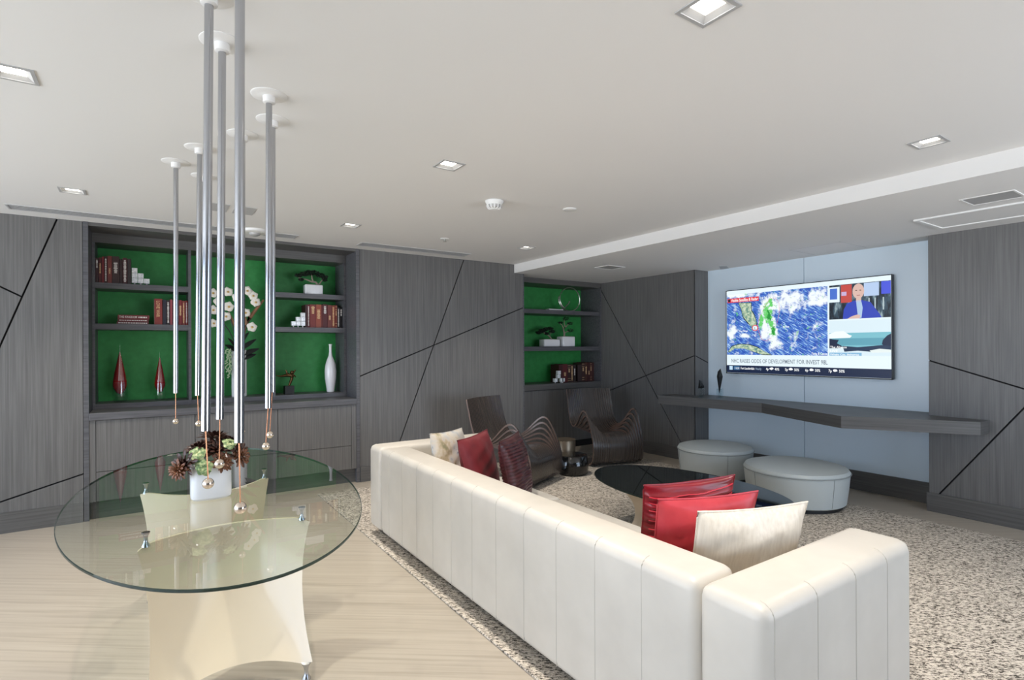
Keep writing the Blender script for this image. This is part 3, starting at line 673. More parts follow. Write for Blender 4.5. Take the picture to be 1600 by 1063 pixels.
XTV = 6.115; TY0, TY1, TZ0, TZ1 = 4.183, 2.331, 1.171, 2.219   # left, right, bottom, top as seen
TW, TH = TY0-TY1, TZ1-TZ0
E_TV = 0.63
tv = thing('television', 'large wall mounted television showing a storm map and a weather presenter', 'television', (XTV, (TY0+TY1)/2, (TZ0+TZ1)/2), -PI/2)
# local: x right along the screen, y away from the viewer, z up
def emat(name, col, k=1.0):
    m = bpy.data.materials.new(name); m.use_nodes = True; b = bsdf(m)
    b.inputs['Base Color'].default_value = (0.005, 0.005, 0.005, 1); b.inputs['Roughness'].default_value = 0.35
    b.inputs['Emission Color'].default_value = lin(col); b.inputs['Emission Strength'].default_value = E_TV*k
    return m
def enoise(m, stops, scale, detail, rot=(0, 0, 0), dist=0.0, rough=0.6):
    no = noise_col(m, stops, scale, detail, rough, rot, dist=dist); cr = [n for n in m.node_tree.nodes if n.type == 'VALTORGB'][0]
    nt = m.node_tree
    for l in list(bsdf(m).inputs['Base Color'].links): nt.links.remove(l)
    nt.links.new(cr.outputs[0], bsdf(m).inputs['Emission Color'])
link('housing', box(-TW/2, TW/2, 0.004, 0.045, -TH/2, TH/2, 0.004).box(-0.35, 0.35, 0.045, 0.07, -0.25, 0.25), M['tvblk'], tv)
bz = 0.008
link('bezel', box(-TW/2, TW/2, -0.004, 0.004, TH/2-bz, TH/2).box(-TW/2, TW/2, -0.004, 0.004, -TH/2, -TH/2+bz*1.4).box(-TW/2, -TW/2+bz, -0.004, 0.004, -TH/2+bz, TH/2-bz).box(TW/2-bz, TW/2, -0.004, 0.004, -TH/2+bz, TH/2-bz), M['tvblk'], tv)
def sx(s): return -TW/2+TW*s
def sz(t): return TH/2-TH*t
scr = link('screen', box(-TW/2+bz, TW/2-bz, 0.001, 0.004, -TH/2+bz, TH/2-bz), emat('screen_white', (226, 240, 246)), tv)
LAY = [0]
def flat(name, poly, m, lay, parent=scr):
    """thin picture element on the screen; poly in screen fractions"""
    y = 0.001-0.00025*lay; mb = MB(); v = [mb.bm.verts.new((sx(a), y, sz(b))) for a, b in poly]
    v2 = [mb.bm.verts.new((sx(a), y-0.0002, sz(b))) for a, b in poly]
    mb._f(v2); n = len(v)
    for i in range(n): mb._f([v[i], v[(i+1) % n], v2[(i+1) % n], v2[i]])
    bmesh.ops.triangulate(mb.bm, faces=[f for f in mb.bm.faces if len(f.verts) > 4])
    return link(name, mb, m, parent)
def rect(a0, b0, a1, b1): return [(a0, b0), (a1, b0), (a1, b1), (a0, b1)]
def blob(cx_, cy_, rx, ry, n=26, jag=0.18, ph=0.0):
    return [(cx_+rx*(1+random.uniform(-jag, jag))*math.cos(2*PI*k/n+ph), cy_+ry*(1+random.uniform(-jag, jag))*math.sin(2*PI*k/n+ph)) for k in range(n)]
sea = emat('map_sea', (40, 90, 190)); enoise(sea, ((0.36, (30, 66, 160)), (0.53, (62, 108, 200)), (0.60, (140, 188, 234)), (0.68, (214, 234, 248))), (10, 1, 95), 3, (0, math.radians(-32), 0), 0.35)
MAPX1 = 0.668
flat('storm_map', rect(0.006, 0.055, MAPX1, 0.775), sea, 1)
def masked(m, blobs, col, amp, lo, hi, nsc):
    """blend noisy-edged patches of col over the emission colour of m; blobs in screen fractions"""
    nt = m.node_tree; N = nt.nodes; L = nt.links
    def mth(op, a, b=None):
        n = N.new('ShaderNodeMath'); n.operation = op
        for i, q in enumerate((a, b)):
            if q is None: continue
            if isinstance(q, (int, float)): n.inputs[i].default_value = q
            else: L.new(q, n.inputs[i])
        return n.outputs[0]
    tc = N.new('ShaderNodeTexCoord'); sp = N.new('ShaderNodeSeparateXYZ'); L.new(tc.outputs['Object'], sp.inputs[0])
    acc = None
    for a_, b_, rx, ry in blobs:
        dx = mth('DIVIDE', mth('SUBTRACT', sp.outputs[0], sx(a_)), rx*TW); dz = mth('DIVIDE', mth('SUBTRACT', sp.outputs[2], sz(b_)), ry*TH)
        d = mth('SQRT', mth('ADD', mth('MULTIPLY', dx, dx), mth('MULTIPLY', dz, dz))); q = mth('MAXIMUM', mth('SUBTRACT', 1.0, d), 0.0)
        acc = q if acc is None else mth('MAXIMUM', acc, q)
    no = N.new('ShaderNodeTexNoise'); no.inputs['Scale'].default_value = nsc; no.inputs['Detail'].default_value = 6; no.inputs['Roughness'].default_value = 0.65
    L.new(tc.outputs['Object'], no.inputs['Vector'])
    v = mth('ADD', acc, mth('MULTIPLY', mth('SUBTRACT', no.outputs[0], 0.5), amp))
    mr = N.new('ShaderNodeMapRange'); mr.inputs[1].default_value = lo; mr.inputs[2].default_value = hi; L.new(v, mr.inputs[0])
    mx = N.new('ShaderNodeMix'); mx.data_type = 'RGBA'; L.new(mr.outputs[0], mx.inputs[0])
    src = bsdf(m).inputs['Emission Color'].links[0].from_socket; L.new(src, mx.inputs[6]); mx.inputs[7].default_value = lin(col)
    L.new(mx.outputs[2], bsdf(m).inputs['Emission Color'])
masked(sea, [(0.29, 0.33, 0.085, 0.30), (0.33, 0.20, 0.11, 0.16), (0.45, 0.18, 0.11, 0.17), (0.61, 0.16, 0.085, 0.13), (0.34, 0.62, 0.055, 0.17), (0.045, 0.50, 0.055, 0.10), (0.13, 0.545, 0.07, 0.035), (0.30, 0.50, 0.08, 0.16), (0.10, 0.06, 0.2, 0.05)], (238, 245, 250), 3.4, 0.16, 0.62, 9)
masked(sea, [(0.30, 0.30, 0.05, 0.17), (0.32, 0.18, 0.028, 0.10), (0.335, 0.47, 0.035, 0.15), (0.255, 0.38, 0.03, 0.12)], (104, 206, 108), 3.2, 0.30, 0.62, 16)
masked(sea, [(0.31, 0.33, 0.03, 0.09), (0.335, 0.50, 0.018, 0.08)], (36, 146, 56), 3.4, 0.42, 0.62, 26)
land = emat('map_land', (150, 176, 150)); enoise(land, ((0.4, (98, 140, 130)), (0.5, (168, 190, 160)), (0.62, (210, 220, 196))), (26, 1, 26), 4)
coast = emat('map_coast', (18, 34, 44))
def outline(poly, k=1.0, dx=0.004, dy=0.007):
    c = (sum(p[0] for p in poly)/len(poly), sum(p[1] for p in poly)/len(poly))
    return [(p[0]+(dx if p[0] > c[0] else -dx), p[1]+(dy if p[1] > c[1] else -dy)) for p in poly]
fl = [(0.095, 0.16), (0.185, 0.17), (0.18, 0.24), (0.205, 0.31), (0.225, 0.40), (0.215, 0.47), (0.19, 0.455), (0.165, 0.40), (0.13, 0.33), (0.115, 0.24)]
flat('coastline', outline(fl), coast, 2); flat('land', fl, land, 3)
cu = [(0.015, 0.735), (0.045, 0.675), (0.10, 0.65), (0.165, 0.655), (0.225, 0.685), (0.28, 0.735), (0.325, 0.77), (0.26, 0.768), (0.20, 0.735), (0.13, 0.70), (0.065, 0.70), (0.03, 0.74)]
flat('coastline', outline(cu), coast, 2); flat('land', cu, land, 3)
red = emat('map_red', (222, 60, 70)); pink = emat('map_pink', (226, 130, 140))
def ring(name, pts, th, m, lay):
    y = 0.001-0.00025*lay; mb = MB(); mb.tube([(sx(a), y, sz(b)) for a, b in pts], th, 5); return link(name, mb, m, scr)
ring('storm_track', [(0.232, 0.44), (0.245, 0.34), (0.28, 0.22), (0.315, 0.14), (0.35, 0.13), (0.375, 0.19), (0.378, 0.30), (0.362, 0.42)], 0.0016, pink, 4)
ring('storm_track', [(0.232, 0.44), (0.243, 0.54), (0.262, 0.60), (0.29, 0.615), (0.325, 0.58)], 0.0016, red, 4)
flat('low_marker', blob(0.213, 0.462, 0.022, 0.036, 24, 0), red, 5); flat('low_marker', blob(0.213, 0.462, 0.016, 0.027, 24, 0), scr.data.materials[0], 6)
TVt = dict(ex=(1, 0, 0), ey=(0, 0, 1))
dk = emat('text_dark', (58, 70, 80)); wt = emat('text_white', (250, 252, 253)); nav = emat('ticker_navy', (14, 30, 62)); gry = emat('text_grey', (120, 132, 142))
text_mesh('low_letter', 'L', 0.045, dk, scr, (sx(0.207), -0.0008, sz(0.48)), **TVt)
flat('red_label', rect(0.012, 0.10, 0.24, 0.15), red, 4); flat('red_label_icon', rect(0.017, 0.108, 0.033, 0.142), coast, 5)
text_mesh('map_title', 'Visible Satellite & Radar', 0.05, wt, scr, (sx(0.04), -0.0006, sz(0.141)), fit=TW*0.195, **TVt)
text_mesh('map_time', '11:30 AM ET', 0.046, wt, scr, (sx(0.25), -0.0006, sz(0.139)), fit=TW*0.11, **TVt)
text_mesh('place_name', 'Turks & Caicos', 0.036, wt, scr, (sx(0.575), -0.0006, sz(0.768)), fit=TW*0.09, **TVt)
text_mesh('place_name', 'Key West', 0.032, wt, scr, (sx(0.10), -0.0006, sz(0.505)), fit=TW*0.06, **TVt)
text_mesh('place_name', 'Bermuda', 0.028, wt, scr, (sx(0.40), -0.0006, sz(0.47)), fit=TW*0.04, **TVt)
# presenter picture
studio = emat('studio', (26, 44, 62)); enoise(studio, ((0.42, (14, 24, 36)), (0.55, (60, 84, 100)), (0.66, (150, 170, 176))), (16, 1, 5), 4)
X0, X1 = 0.678, 0.994
flat('presenter_picture', rect(X0, 0.055, X1, 0.405), studio, 1)
flat('studio_screen', rect(X0, 0.075, 0.735, 0.23), scr.data.materials[0], 2); flat('studio_screen', rect(X0+0.004, 0.09, 0.722, 0.20), emat('studio_blue', (70, 110, 200)), 3)
flat('studio_screen', rect(0.742, 0.06, 0.80, 0.24), emat('studio_red', (190, 70, 62)), 2); flat('studio_screen', rect(0.745, 0.13, 0.772, 0.17), emat('studio_lilac', (196, 170, 210)), 3)
flat('studio_screen', rect(0.862, 0.06, 0.937, 0.19), emat('studio_pale', (178, 200, 232)), 2); flat('studio_screen', rect(0.948, 0.06, X1, 0.18), emat('studio_violet', (70, 84, 214)), 2)
for a in (0.885, 0.915, 0.955): flat('studio_light', rect(a, 0.21, a+0.006, 0.33), emat('studio_glow', (180, 196, 200)), 2)
flat('presenter_jacket', [(0.752, 0.405), (0.757, 0.31), (0.775, 0.25), (0.815, 0.225), (0.85, 0.225), (0.895, 0.25), (0.917, 0.31), (0.94, 0.37), (0.95, 0.405)], emat('presenter_blue', (44, 64, 176)), 4)
flat('presenter_shirt', [(0.822, 0.225), (0.848, 0.225), (0.856, 0.30), (0.85, 0.40), (0.832, 0.40), (0.832, 0.30)], emat('presenter_tie', (170, 196, 224)), 5)
skin = emat('presenter_skin', (214, 180, 168))
flat('presenter_neck', rect(0.822, 0.19, 0.848, 0.24), skin, 5); flat('presenter_head', blob(0.834, 0.135, 0.030, 0.075, 22, 0), skin, 6)
flat('presenter_hands', [(0.775, 0.405), (0.80, 0.38), (0.83, 0.365), (0.845, 0.375), (0.84, 0.405)], skin, 6)
for a in (0.824, 0.845): flat('presenter_eye', rect(a-0.005, 0.122, a+0.004, 0.131), emat('presenter_brown', (90, 60, 54)), 7)
flat('presenter_mouth', rect(0.826, 0.172, 0.843, 0.178), emat('presenter_lip', (160, 90, 90)), 7)
# beach picture
flat('beach_picture', rect(X0, 0.42, X1, 0.775), emat('beach_sky', (214, 232, 240)), 1)
flat('beach_sea', rect(X0, 0.545, X1, 0.69), emat('beach_teal', (120, 186, 200)), 2); flat('beach_sea', rect(X0, 0.60, X1, 0.67), emat('beach_deep', (92, 158, 176)), 3)
flat('beach_boat', [(X0, 0.555), (0.71, 0.53), (0.755, 0.525), (0.785, 0.565), (0.80, 0.575), (0.79, 0.595), (X0, 0.60)], emat('boat_white', (236, 244, 244)), 4)
flat('beach_palms', [(X0, 0.60), (0.70, 0.61), (0.73, 0.615), (0.72, 0.65), (0.75, 0.68), (0.74, 0.70), (X0, 0.70)], nav, 4)
flat('beach_palms', [(0.955, 0.62), (0.975, 0.58), (X1, 0.56), (X1, 0.70), (0.965, 0.69), (0.95, 0.66)], nav, 4)
flat('beach_shore', [(0.75, 0.675), (0.83, 0.69), (0.95, 0.67), (X1, 0.68), (X1, 0.73), (0.90, 0.735), (0.83, 0.725), (0.76, 0.735)], emat('shore_dark', (26, 48, 78)), 5)
flat('beach_sand', [(0.89, 0.722), (0.94, 0.705), (X1, 0.715), (X1, 0.74), (0.90, 0.745)], emat('sand', (226, 236, 234)), 6)
flat('caption_bar', rect(X0, 0.745, 0.85, 0.775), emat('caption_blue', (130, 180, 214)), 6)
text_mesh('beach_caption', 'The Abacos', 0.036, wt, scr, (sx(X0+0.004), -0.001, sz(0.70)), fit=TW*0.09, **TVt)
text_mesh('live_sign', 'LIVE', 0.036, wt, scr, (sx(X0+0.004), -0.001, sz(0.738)), fit=TW*0.04, **TVt)
text_mesh('beach_place', 'Whale Cay, Bahamas', 0.026, wt, scr, (sx(X0+0.004), -0.0012, sz(0.771)), fit=TW*0.155, **TVt)
# headline and ticker
text_mesh('headline', 'NHC RAISES ODDS OF DEVELOPMENT FOR INVEST 98L', 0.068, gry, scr, (sx(0.038), 0.0002, sz(0.868)), fit=TW*0.628, **TVt)
flat('ticker_bar', rect(0.0045, 0.90, 0.9955, 0.988), nav, 1)
flat('ticker_logo', rect(0.024, 0.91, 0.048, 0.955), emat('logo_white', (190, 220, 240)), 2); flat('clock_box', rect(0.056, 0.91, 0.10, 0.955), emat('clock_blue', (40, 96, 140)), 2)
text_mesh('clock', '11:31', 0.036, wt, scr, (sx(0.062), -0.0002, sz(0.946)), fit=TW*0.032, **TVt)
text_mesh('ticker_city', 'Fort Lauderdale', 0.042, wt, scr, (sx(0.108), -0.0002, sz(0.946)), fit=TW*0.098, **TVt)
text_mesh('ticker_word', 'Hourly', 0.038, emat('text_pale', (150, 170, 190)), scr, (sx(0.215), -0.0002, sz(0.946)), fit=TW*0.04, **TVt)
for a, h_, p_ in ((0.287, '4p', '40%'), (0.412, '5p', '50%'), (0.537, '6p', '50%'), (0.672, '7p', '50%')):
    text_mesh('ticker_hour', h_, 0.042, wt, scr, (sx(a), -0.0002, sz(0.946)), fit=TW*0.018, **TVt)
    flat('ticker_cloud', blob(a+0.037, 0.928, 0.012, 0.013, 14, 0.2), wt, 3)
    text_mesh('ticker_chance', p_, 0.042, wt, scr, (sx(a+0.058), -0.0002, sz(0.946)), fit=TW*0.03, **TVt)

# ------------------------------------------------------------------ rug
def rugf(): 
    mb = MB(); mb.box(1.45, 5.52, -1.2, 5.73, 0.0, 0.012, 0.004, 2); return mb
tag(link('area_rug', rugf(), M['rug']), 'large speckled cream and dark brown area rug under the sofa and chairs', 'rug')
ZR = 0.012

# ------------------------------------------------------------------ sofa
SX0, SX1, SY0, SY1, ST = 1.507, 2.55, 0.903, 4.325, 0.724
AW = 0.243; SB = 0.062
sf = thing('leather_sofa', 'long low cream leather sofa with channel stitching seen from behind', 'sofa', (SX0, (SY0+SY1)/2, ZR))
def SL(x0, x1, y0, y1, z0, z1, bev): return box(x0-SX0, x1-SX0, y0-sf.location.y, y1-sf.location.y, z0-ZR, z1-ZR, bev)
def soft(name, x0, x1, y0, y1, z0, z1, bev, seams=()):
    mb = MB(); mb.box(x0-SX0, x1-SX0, y0-sf.location.y, y1-sf.location.y, z0-ZR, z1-ZR, bev, 5)
    mb.mi = 1
    for s_ in seams: mb.tube([(a-SX0, b-sf.location.y, c-ZR) for a, b, c in s_], 0.0022, 5)
    return link(name, mb, [M['leather'], M['seam']], sf, True)
bv = 0.045
def back_seam(y):
    pts = [(SX0+0.0005, y, SB+0.02), (SX0+0.0005, y, ST-bv)]
    pts += [(SX0+bv-bv*math.cos(a), y, ST-bv+bv*math.sin(a)) for a in (0.4, 0.8, 1.2, PI/2)]
    return pts
soft('back', SX0, SX0+0.24, SY0+AW+0.004, SY1-AW-0.004, SB, ST, bv, [back_seam(1.138+0.2505*k) for k in range(1, 12)])
def arm_seam(x, yo, sgn):
    pts = [(x, yo-0.0005*sgn*-1*0, SB+0.02), (x, yo, ST-bv)]
    pts += [(x, yo+sgn*(bv-bv*math.cos(a)), ST-bv+bv*math.sin(a)) for a in (0.4, 0.8, 1.2, PI/2)]
    return pts
soft('arm', SX0-0.002, SX1, SY0, SY0+AW, SB, ST, bv, [arm_seam(x, SY0, 1) for x in (1.552, 1.804, 2.066, 2.315)])
soft('arm', SX0-0.002, SX1, SY1-AW, SY1, SB, ST, bv, [arm_seam(x, SY1, -1) for x in (1.552, 1.804, 2.066, 2.315)])
soft('seat_base', SX0+0.24, SX1-0.02, SY0+AW, SY1-AW, SB, 0.24, 0.02)
for k in range(3):
    L_ = (SY1-SY0-2*AW)/3; soft('seat_cushion', SX0+0.242, SX1-0.01, SY0+AW+k*L_+0.003, SY0+AW+(k+1)*L_-0.003, 0.242, 0.40, 0.04)
for x in (SX0+0.12, SX1-0.12):
    for y in (SY0+0.15, (SY0+SY1)/2, SY1-0.15): link('leg', SL(x-0.03, x+0.03, y-0.03, y+0.03, ZR, SB+0.004, 0.004), M['blackm'], sf)

# ------------------------------------------------------------------ cushions
def cushion(label, base, ang, tilt, w, h, th, m, group, pleat=0, roll=0.0, ridge=None):
    """base = centre of the bottom edge; ang = direction of the width in plan; leans back by tilt"""
    mb = MB(); n = 30; seed = random.uniform(0, 9)
    def face(sg):
        def f(u, v):
            a, b = 2*u-1, 2*v-1
            e = (1-abs(a)**2.6)*(1-abs(b)**2.6); t = th/2*max(0, e)**0.55
            pin = 1-0.055*(1-b*b)*a*a*0 
            x = w/2*a*(1-0.05*(1-abs(b)**2)) ; z = h/2*b*(1-0.05*(1-abs(a)**2))
            wr = 0.005*math.sin(7*a+3*b+seed)*e + 0.004*math.sin(13*b-5*a+seed*2)*e + 0.006*math.sin(9*a+seed*3+2*b)*e**0.5*max(0, b)**2 + 0.004*math.sin(24*math.atan2(b-1.0, a+0.2+0.2*math.sin(seed)))*e*max(0, b)
            pl = 0.0
            if pleat: pl = (0.012 if pleat < 10 else 0.006)*abs(math.sin(pleat*(b*PI/2)+0.35*math.sin(2.5*a+seed)))**3*max(0, e)**0.2
            return (x, sg*(t+wr+pl), z+h/2)
        return f
    mb.grid(face(1), n, n*(5 if pleat else 1)); mb.grid(face(-1), n, n*(5 if pleat else 1))
    # piped edge
    pts = []
    for k in range(81):
        q = k/80*4; s_ = int(q) % 4; f = (q-int(q))*2-1
        a, b = ((f, -1), (1, f), (-f, 1), (-1, -f))[s_]
        pts.append((w/2*a*(1-0.05*(1-b*b)), 0, h/2*b*(1-0.05*(1-a*a))+h/2))
    mb.tube(pts, 0.004, 6)
    ms = [m]
    if ridge:
        mb.mi = 1; ms.append(ridge); nl = 11
        for k in range(1, nl):
            for sg in (1, -1):
                pts = []; v0 = k/nl
                for i in range(1, 30):
                    u = i/30; vv = min(0.985, max(0.015, v0+0.012*math.sin(5*u+k*1.7+seed)+0.008*math.sin(11*u+k)))
                    p = face(sg)(u, vv); pts.append((p[0], p[1]+sg*0.002, p[2]))
                mb.tube(pts, 0.0035, 5)
    o = link('cushion', mb, ms, None, True)
    o.rotation_mode = 'XYZ'
    d = Vector((math.cos(ang), math.sin(ang), 0)); nrm = Vector((-d.y, d.x, 0))
    R = Matrix.Rotation(ang, 4, 'Z') @ Matrix.Rotation(tilt, 4, 'X') @ Matrix.Rotation(roll, 4, 'Y')
    o.matrix_world = Matrix.Translation(base) @ R
    return tag(o, label, 'cushion', group)
def fab(name, stops, scale, rough=0.6, nscale=1.0, bump=0.0, sheen=0.05):
    m = mat(name, stops[0][1], rough); noise_col(m, stops, scale, 4, bump=bump); bsdf(m).inputs['Sheen Weight'].default_value = sheen; return m
F_floral = fab('floral_fabric', ((0.34, (134, 140, 150)), (0.42, (200, 200, 198)), (0.54, (214, 206, 192)), (0.62, (196, 182, 152)), (0.70, (150, 146, 116))), (9, 9, 9), 0.55)
F_burg = fab('burgundy_velvet', ((0.3, (104, 24, 32)), (0.7, (126, 32, 40))), (6, 6, 6), 0.6)
F_dark = fab('dark_pleated_silk', ((0.3, (52, 14, 18)), (0.7, (72, 20, 26))), (4, 4, 30), 0.35)
F_pleat = fab('red_pleated_silk', ((0.3, (104, 14, 24)), (0.7, (148, 26, 40))), (4, 4, 30), 0.3)
F_red = fab('coral_red_silk', ((0.3, (176, 44, 56)), (0.7, (196, 60, 70))), (8, 8, 8), 0.38)
F_cream = fab('cream_silk', ((0.3, (214, 202, 184)), (0.7, (232, 222, 206))), (70, 70, 3), 0.38)
SZ = 0.40
M['ridge'] = mat('bright_red_pleat', (196, 48, 62), 0.3)
aL = math.atan2(0.55, 0.83); aR = math.atan2(-0.33, 0.94)
cushion('cream cushion with a blurred floral print beside the far sofa arm', (1.99, 3.70, SZ), aL, math.radians(-14), 0.50, 0.47, 0.15, F_floral, 'cushions at the far end of the sofa', 0, 0.05)
cushion('plain burgundy cushion between the floral and the dark pleated one', (2.09, 3.43, SZ), aL, math.radians(-14), 0.50, 0.47, 0.15, F_burg, 'cushions at the far end of the sofa', 0, -0.02)
cushion('dark maroon pleated cushion nearest the curved chair', (2.26, 3.21, SZ), aL+0.1, math.radians(-13), 0.48, 0.47, 0.15, F_dark, 'cushions at the far end of the sofa', 20)
cushion('deep red pleated cushion behind the coral red one', (2.245, 1.80, SZ), aR, math.radians(14), 0.50, 0.47, 0.14, F_pleat, 'cushions at the near end of the sofa', 9, -0.04, M['ridge'])
cushion('plain coral red cushion between the pleated and the cream one', (2.07, 1.585, SZ), aR, math.radians(14), 0.50, 0.47, 0.14, F_red, 'cushions at the near end of the sofa')
cushion('plain cream silk cushion leaning on the near sofa arm', (2.08, 1.385, SZ), aR, math.radians(15), 0.52, 0.47, 0.15, F_cream, 'cushions at the near end of the sofa')

# ------------------------------------------------------------------ oval glass tables on cream shells
def glass_top(t, a, b, z0, z1, m, rot=0.0, edge=None):
    n = 120; bev = 0.003
    mb = MB(); cr, sr = math.cos(rot), math.sin(rot)
    def ringv(k, z): return [mb.bm.verts.new(((a-k)*math.cos(2*PI*i/n)*cr-(b-k)*math.sin(2*PI*i/n)*sr, (a-k)*math.cos(2*PI*i/n)*sr+(b-k)*math.sin(2*PI*i/n)*cr, z)) for i in range(n)]
    R = [ringv(bev, z0), ringv(0, z0+bev), ringv(0, z1-bev), ringv(bev, z1)]
    mb._f(R[0][::-1], 0); mb._f(R[3], 0)
    for p, q in zip(R, R[1:]):
        for i in range(n): mb._f([p[i], p[(i+1) % n], q[(i+1) % n], q[i]], 1)
    return link('glass_top', mb, [m, edge or M['glassedge']], t)
def shell(t, w, yo, h0, h1, bow, sgn, th=0.02, turn=False, flare=0.0):
    """saddle panel: corners flare out, the middle bows towards the table centre"""
    n = 26
    def pos(u, v, off):
        a = 2*u-1; b = 2*v-1; bowk = 1-a*a
        x = w/2*a*(0.885+0.04*b+0.075*b*b)
        y = sgn*(yo + flare*(1-b)/2 - bow*bowk*(0.83+0.17*b) - 0.06*(1-b*b) + off)
        rnd = 0.02*max(0, (abs(a)-0.86)/0.14)**2
        top = h1 - 0.022*bowk - rnd; bot = h0 + 0.04*bowk + rnd
        z = bot+(top-bot)*v
        return (y, x, z) if turn else (x, y, z)
    mb = MB()
    mb.grid(lambda u, v: pos(u, v, th/2), n, n); mb.grid(lambda u, v: pos(u, v, -th/2), n, n)
    for fn in (lambda u, v: pos(u, 0, th*(v-0.5)), lambda u, v: pos(u, 1, th*(v-0.5))): mb.grid(fn, n, 1)
    for fn in (lambda u, v: pos(0, u, th*(v-0.5)), lambda u, v: pos(1, u, th*(v-0.5))): mb.grid(fn, n, 1)
    bmesh.ops.remove_doubles(mb.bm, verts=mb.bm.verts, dist=1e-5)
    return link('shell_panel', mb, M['shell'], t, True)
def spool(t, name, x, y, z0, z1, r): 
    h = z1-z0; return link(name, MB().lathe([(r, 0), (r, h*0.08), (r*0.55, h*0.3), (r*0.42, h*0.5), (r*0.6, h*0.78), (r, h*0.94), (r, h)], (x, y, z0), 20), M['chrome'], t, True)
TX, TY = 0.306, 3.25
gt = thing('oval_glass_table', 'large oval clear glass table on cream lacquered saddle panels under the hanging rods', 'table', (TX, TY, 0))
glass_top(gt, 0.655, 1.39, 0.738, 0.75, M['glass'], math.radians(-1.7)).location = (0.012, 0.053, 0)
shell(gt, 0.68, 0.535, 0.062, 0.69, 0.19, -1, flare=0.16); shell(gt, 0.68, 0.515, 0.062, 0.69, 0.19, 1, flare=0.12)
for x, y in ((-0.312, -0.515), (0.312, -0.515), (-0.312, 0.495), (0.312, 0.495)):
    spool(gt, 'glass_support', x, y, 0.676, 0.738, 0.016)
    spool(gt, 'foot', x*0.93, -0.685 if y < 0 else 0.625, 0, 0.076, 0.02)
CX, CY = 3.50, 2.78
ct = thing('oval_coffee_table', 'low oval smoked black glass coffee table in front of the sofa', 'coffee table', (CX, CY, ZR))
glass_top(ct, 0.51, 0.86, 0.388, 0.40, M['smoke'], 0.0)
shell(ct, 0.60, 0.31, 0.03, 0.335, 0.07, -1, 0.02, True); shell(ct, 0.60, 0.31, 0.03, 0.335, 0.07, 1, 0.02, True)
for x in (-0.30, 0.30):
    for y in (-0.275, 0.275): spool(ct, 'glass_support', x, y, 0.322, 0.388, 0.014); spool(ct, 'foot', x, y*0.93, 0, 0.04, 0.016)

# succulents in a white pot on the glass table
pl = thing('succulent_planter', 'white oval pot packed with dark and green succulents on the glass table', 'plant', (0.268, 3.13, 0.75))
def potf():
    mb = MB(); n = 40
    def ov(k, z): 
        return [mb.bm.verts.new(((0.092-k)*math.copysign(abs(math.cos(2*PI*i/n))**0.6, math.cos(2*PI*i/n)), (0.062-k)*math.copysign(abs(math.sin(2*PI*i/n))**0.6, math.sin(2*PI*i/n)), z)) for i in range(n)]
    R = [ov(0.012, 0), ov(0.002, 0.01), ov(0.0, 0.03), ov(0, 0.16), ov(0.004, 0.165), ov(0.008, 0.16), ov(0.01, 0.14)]
    mb._f(R[0][::-1]); mb._f(R[-1])
    for p, q in zip(R, R[1:]):
        for i in range(n): mb._f([p[i], p[(i+1) % n], q[(i+1) % n], q[i]])
    return mb
link('pot', potf(), M['ceramic'], pl, True)
def rosette(c, r, nrm, m, n=40, fat=0.34, open_=1.0):
    mb = MB(); nv = Vector(nrm).normalized(); q = Vector((0, 0, 1)).rotation_difference(nv)
    for k in range(n):
        u = (k+1)/n; a = k*2.39996; L_ = r*(0.30+0.70*u**0.7); el = (1-u)*1.25*open_+(0.30 if m == 'leafg' else 0.12)
        d = Vector((math.cos(a)*math.cos(el), math.sin(a)*math.cos(el), math.sin(el))); s_ = Vector((-math.sin(a), math.cos(a), 0)); nn = d.cross(s_)*-1
        ww = L_*fat*0.5; th = ww*0.45; cup = nn*(L_*(0.22 if m == 'leafg' else 0.08))
        P = [Vector((0, 0, 0)), d*L_*0.4+s_*ww*0.7, d*L_*0.72+s_*ww+cup*0.5, d*L_*0.9+s_*ww*0.6+cup, d*L_+cup*1.4, d*L_*0.9-s_*ww*0.6+cup, d*L_*0.72-s_*ww+cup*0.5, d*L_*0.4-s_*ww*0.7, d*L_*0.65+nn*th*0.3, d*L_*0.65-nn*th]
        V = [mb.bm.verts.new(Vector(c)+q@p) for p in P]
        for i in range(8): mb._f([V[i], V[(i+1) % 8], V[8]]); mb._f([V[(i+1) % 8], V[i], V[9]])
    return mb
for c, r, nrm, m, fat in (((-0.11, -0.03, 0.185), 0.085, (-0.8, -0.5, 0.2), 'leafb', 0.3), ((-0.05, 0.01, 0.25), 0.085, (-0.4, 0.1, 1), 'leafb', 0.28), ((0.03, -0.01, 0.23), 0.105, (0.05, -0.5, 0.8), 'leafb', 0.28), ((0.02, 0.04, 0.29), 0.09, (0.1, 0.2, 1), 'leafb', 0.28),
                          ((0.12, -0.01, 0.215), 0.085, (0.7, -0.5, 0.4), 'leafb', 0.3), ((-0.14, -0.04, 0.165), 0.06, (-0.7, -0.7, 0.0), 'leafc', 0.3), ((0.13, -0.03, 0.195), 0.06, (0.6, -0.8, 0.1), 'leafc', 0.3), ((0.08, 0.02, 0.27), 0.07, (0.4, 0.1, 1), 'leafb', 0.28), ((0.045, -0.06, 0.185), 0.06, (0.2, -0.9, 0.2), 'leafc', 0.28),
                          ((-0.06, -0.055, 0.235), 0.042, (-0.2, -0.8, 0.6), 'leafg', 0.95), ((-0.036, -0.078, 0.172), 0.044, (-0.1, -1, 0.15), 'leafg', 0.95), ((0.078, -0.03, 0.266), 0.038, (0.2, -0.6, 0.7), 'leafg', 0.95)):
    link('succulent', rosette(c, r, nrm, m, n=(24 if m == 'leafg' else 40), fat=fat*(0.85 if m == 'leafg' else 1), open_=(1.0 if m == 'leafg' else 1.0)), M[m], pl)

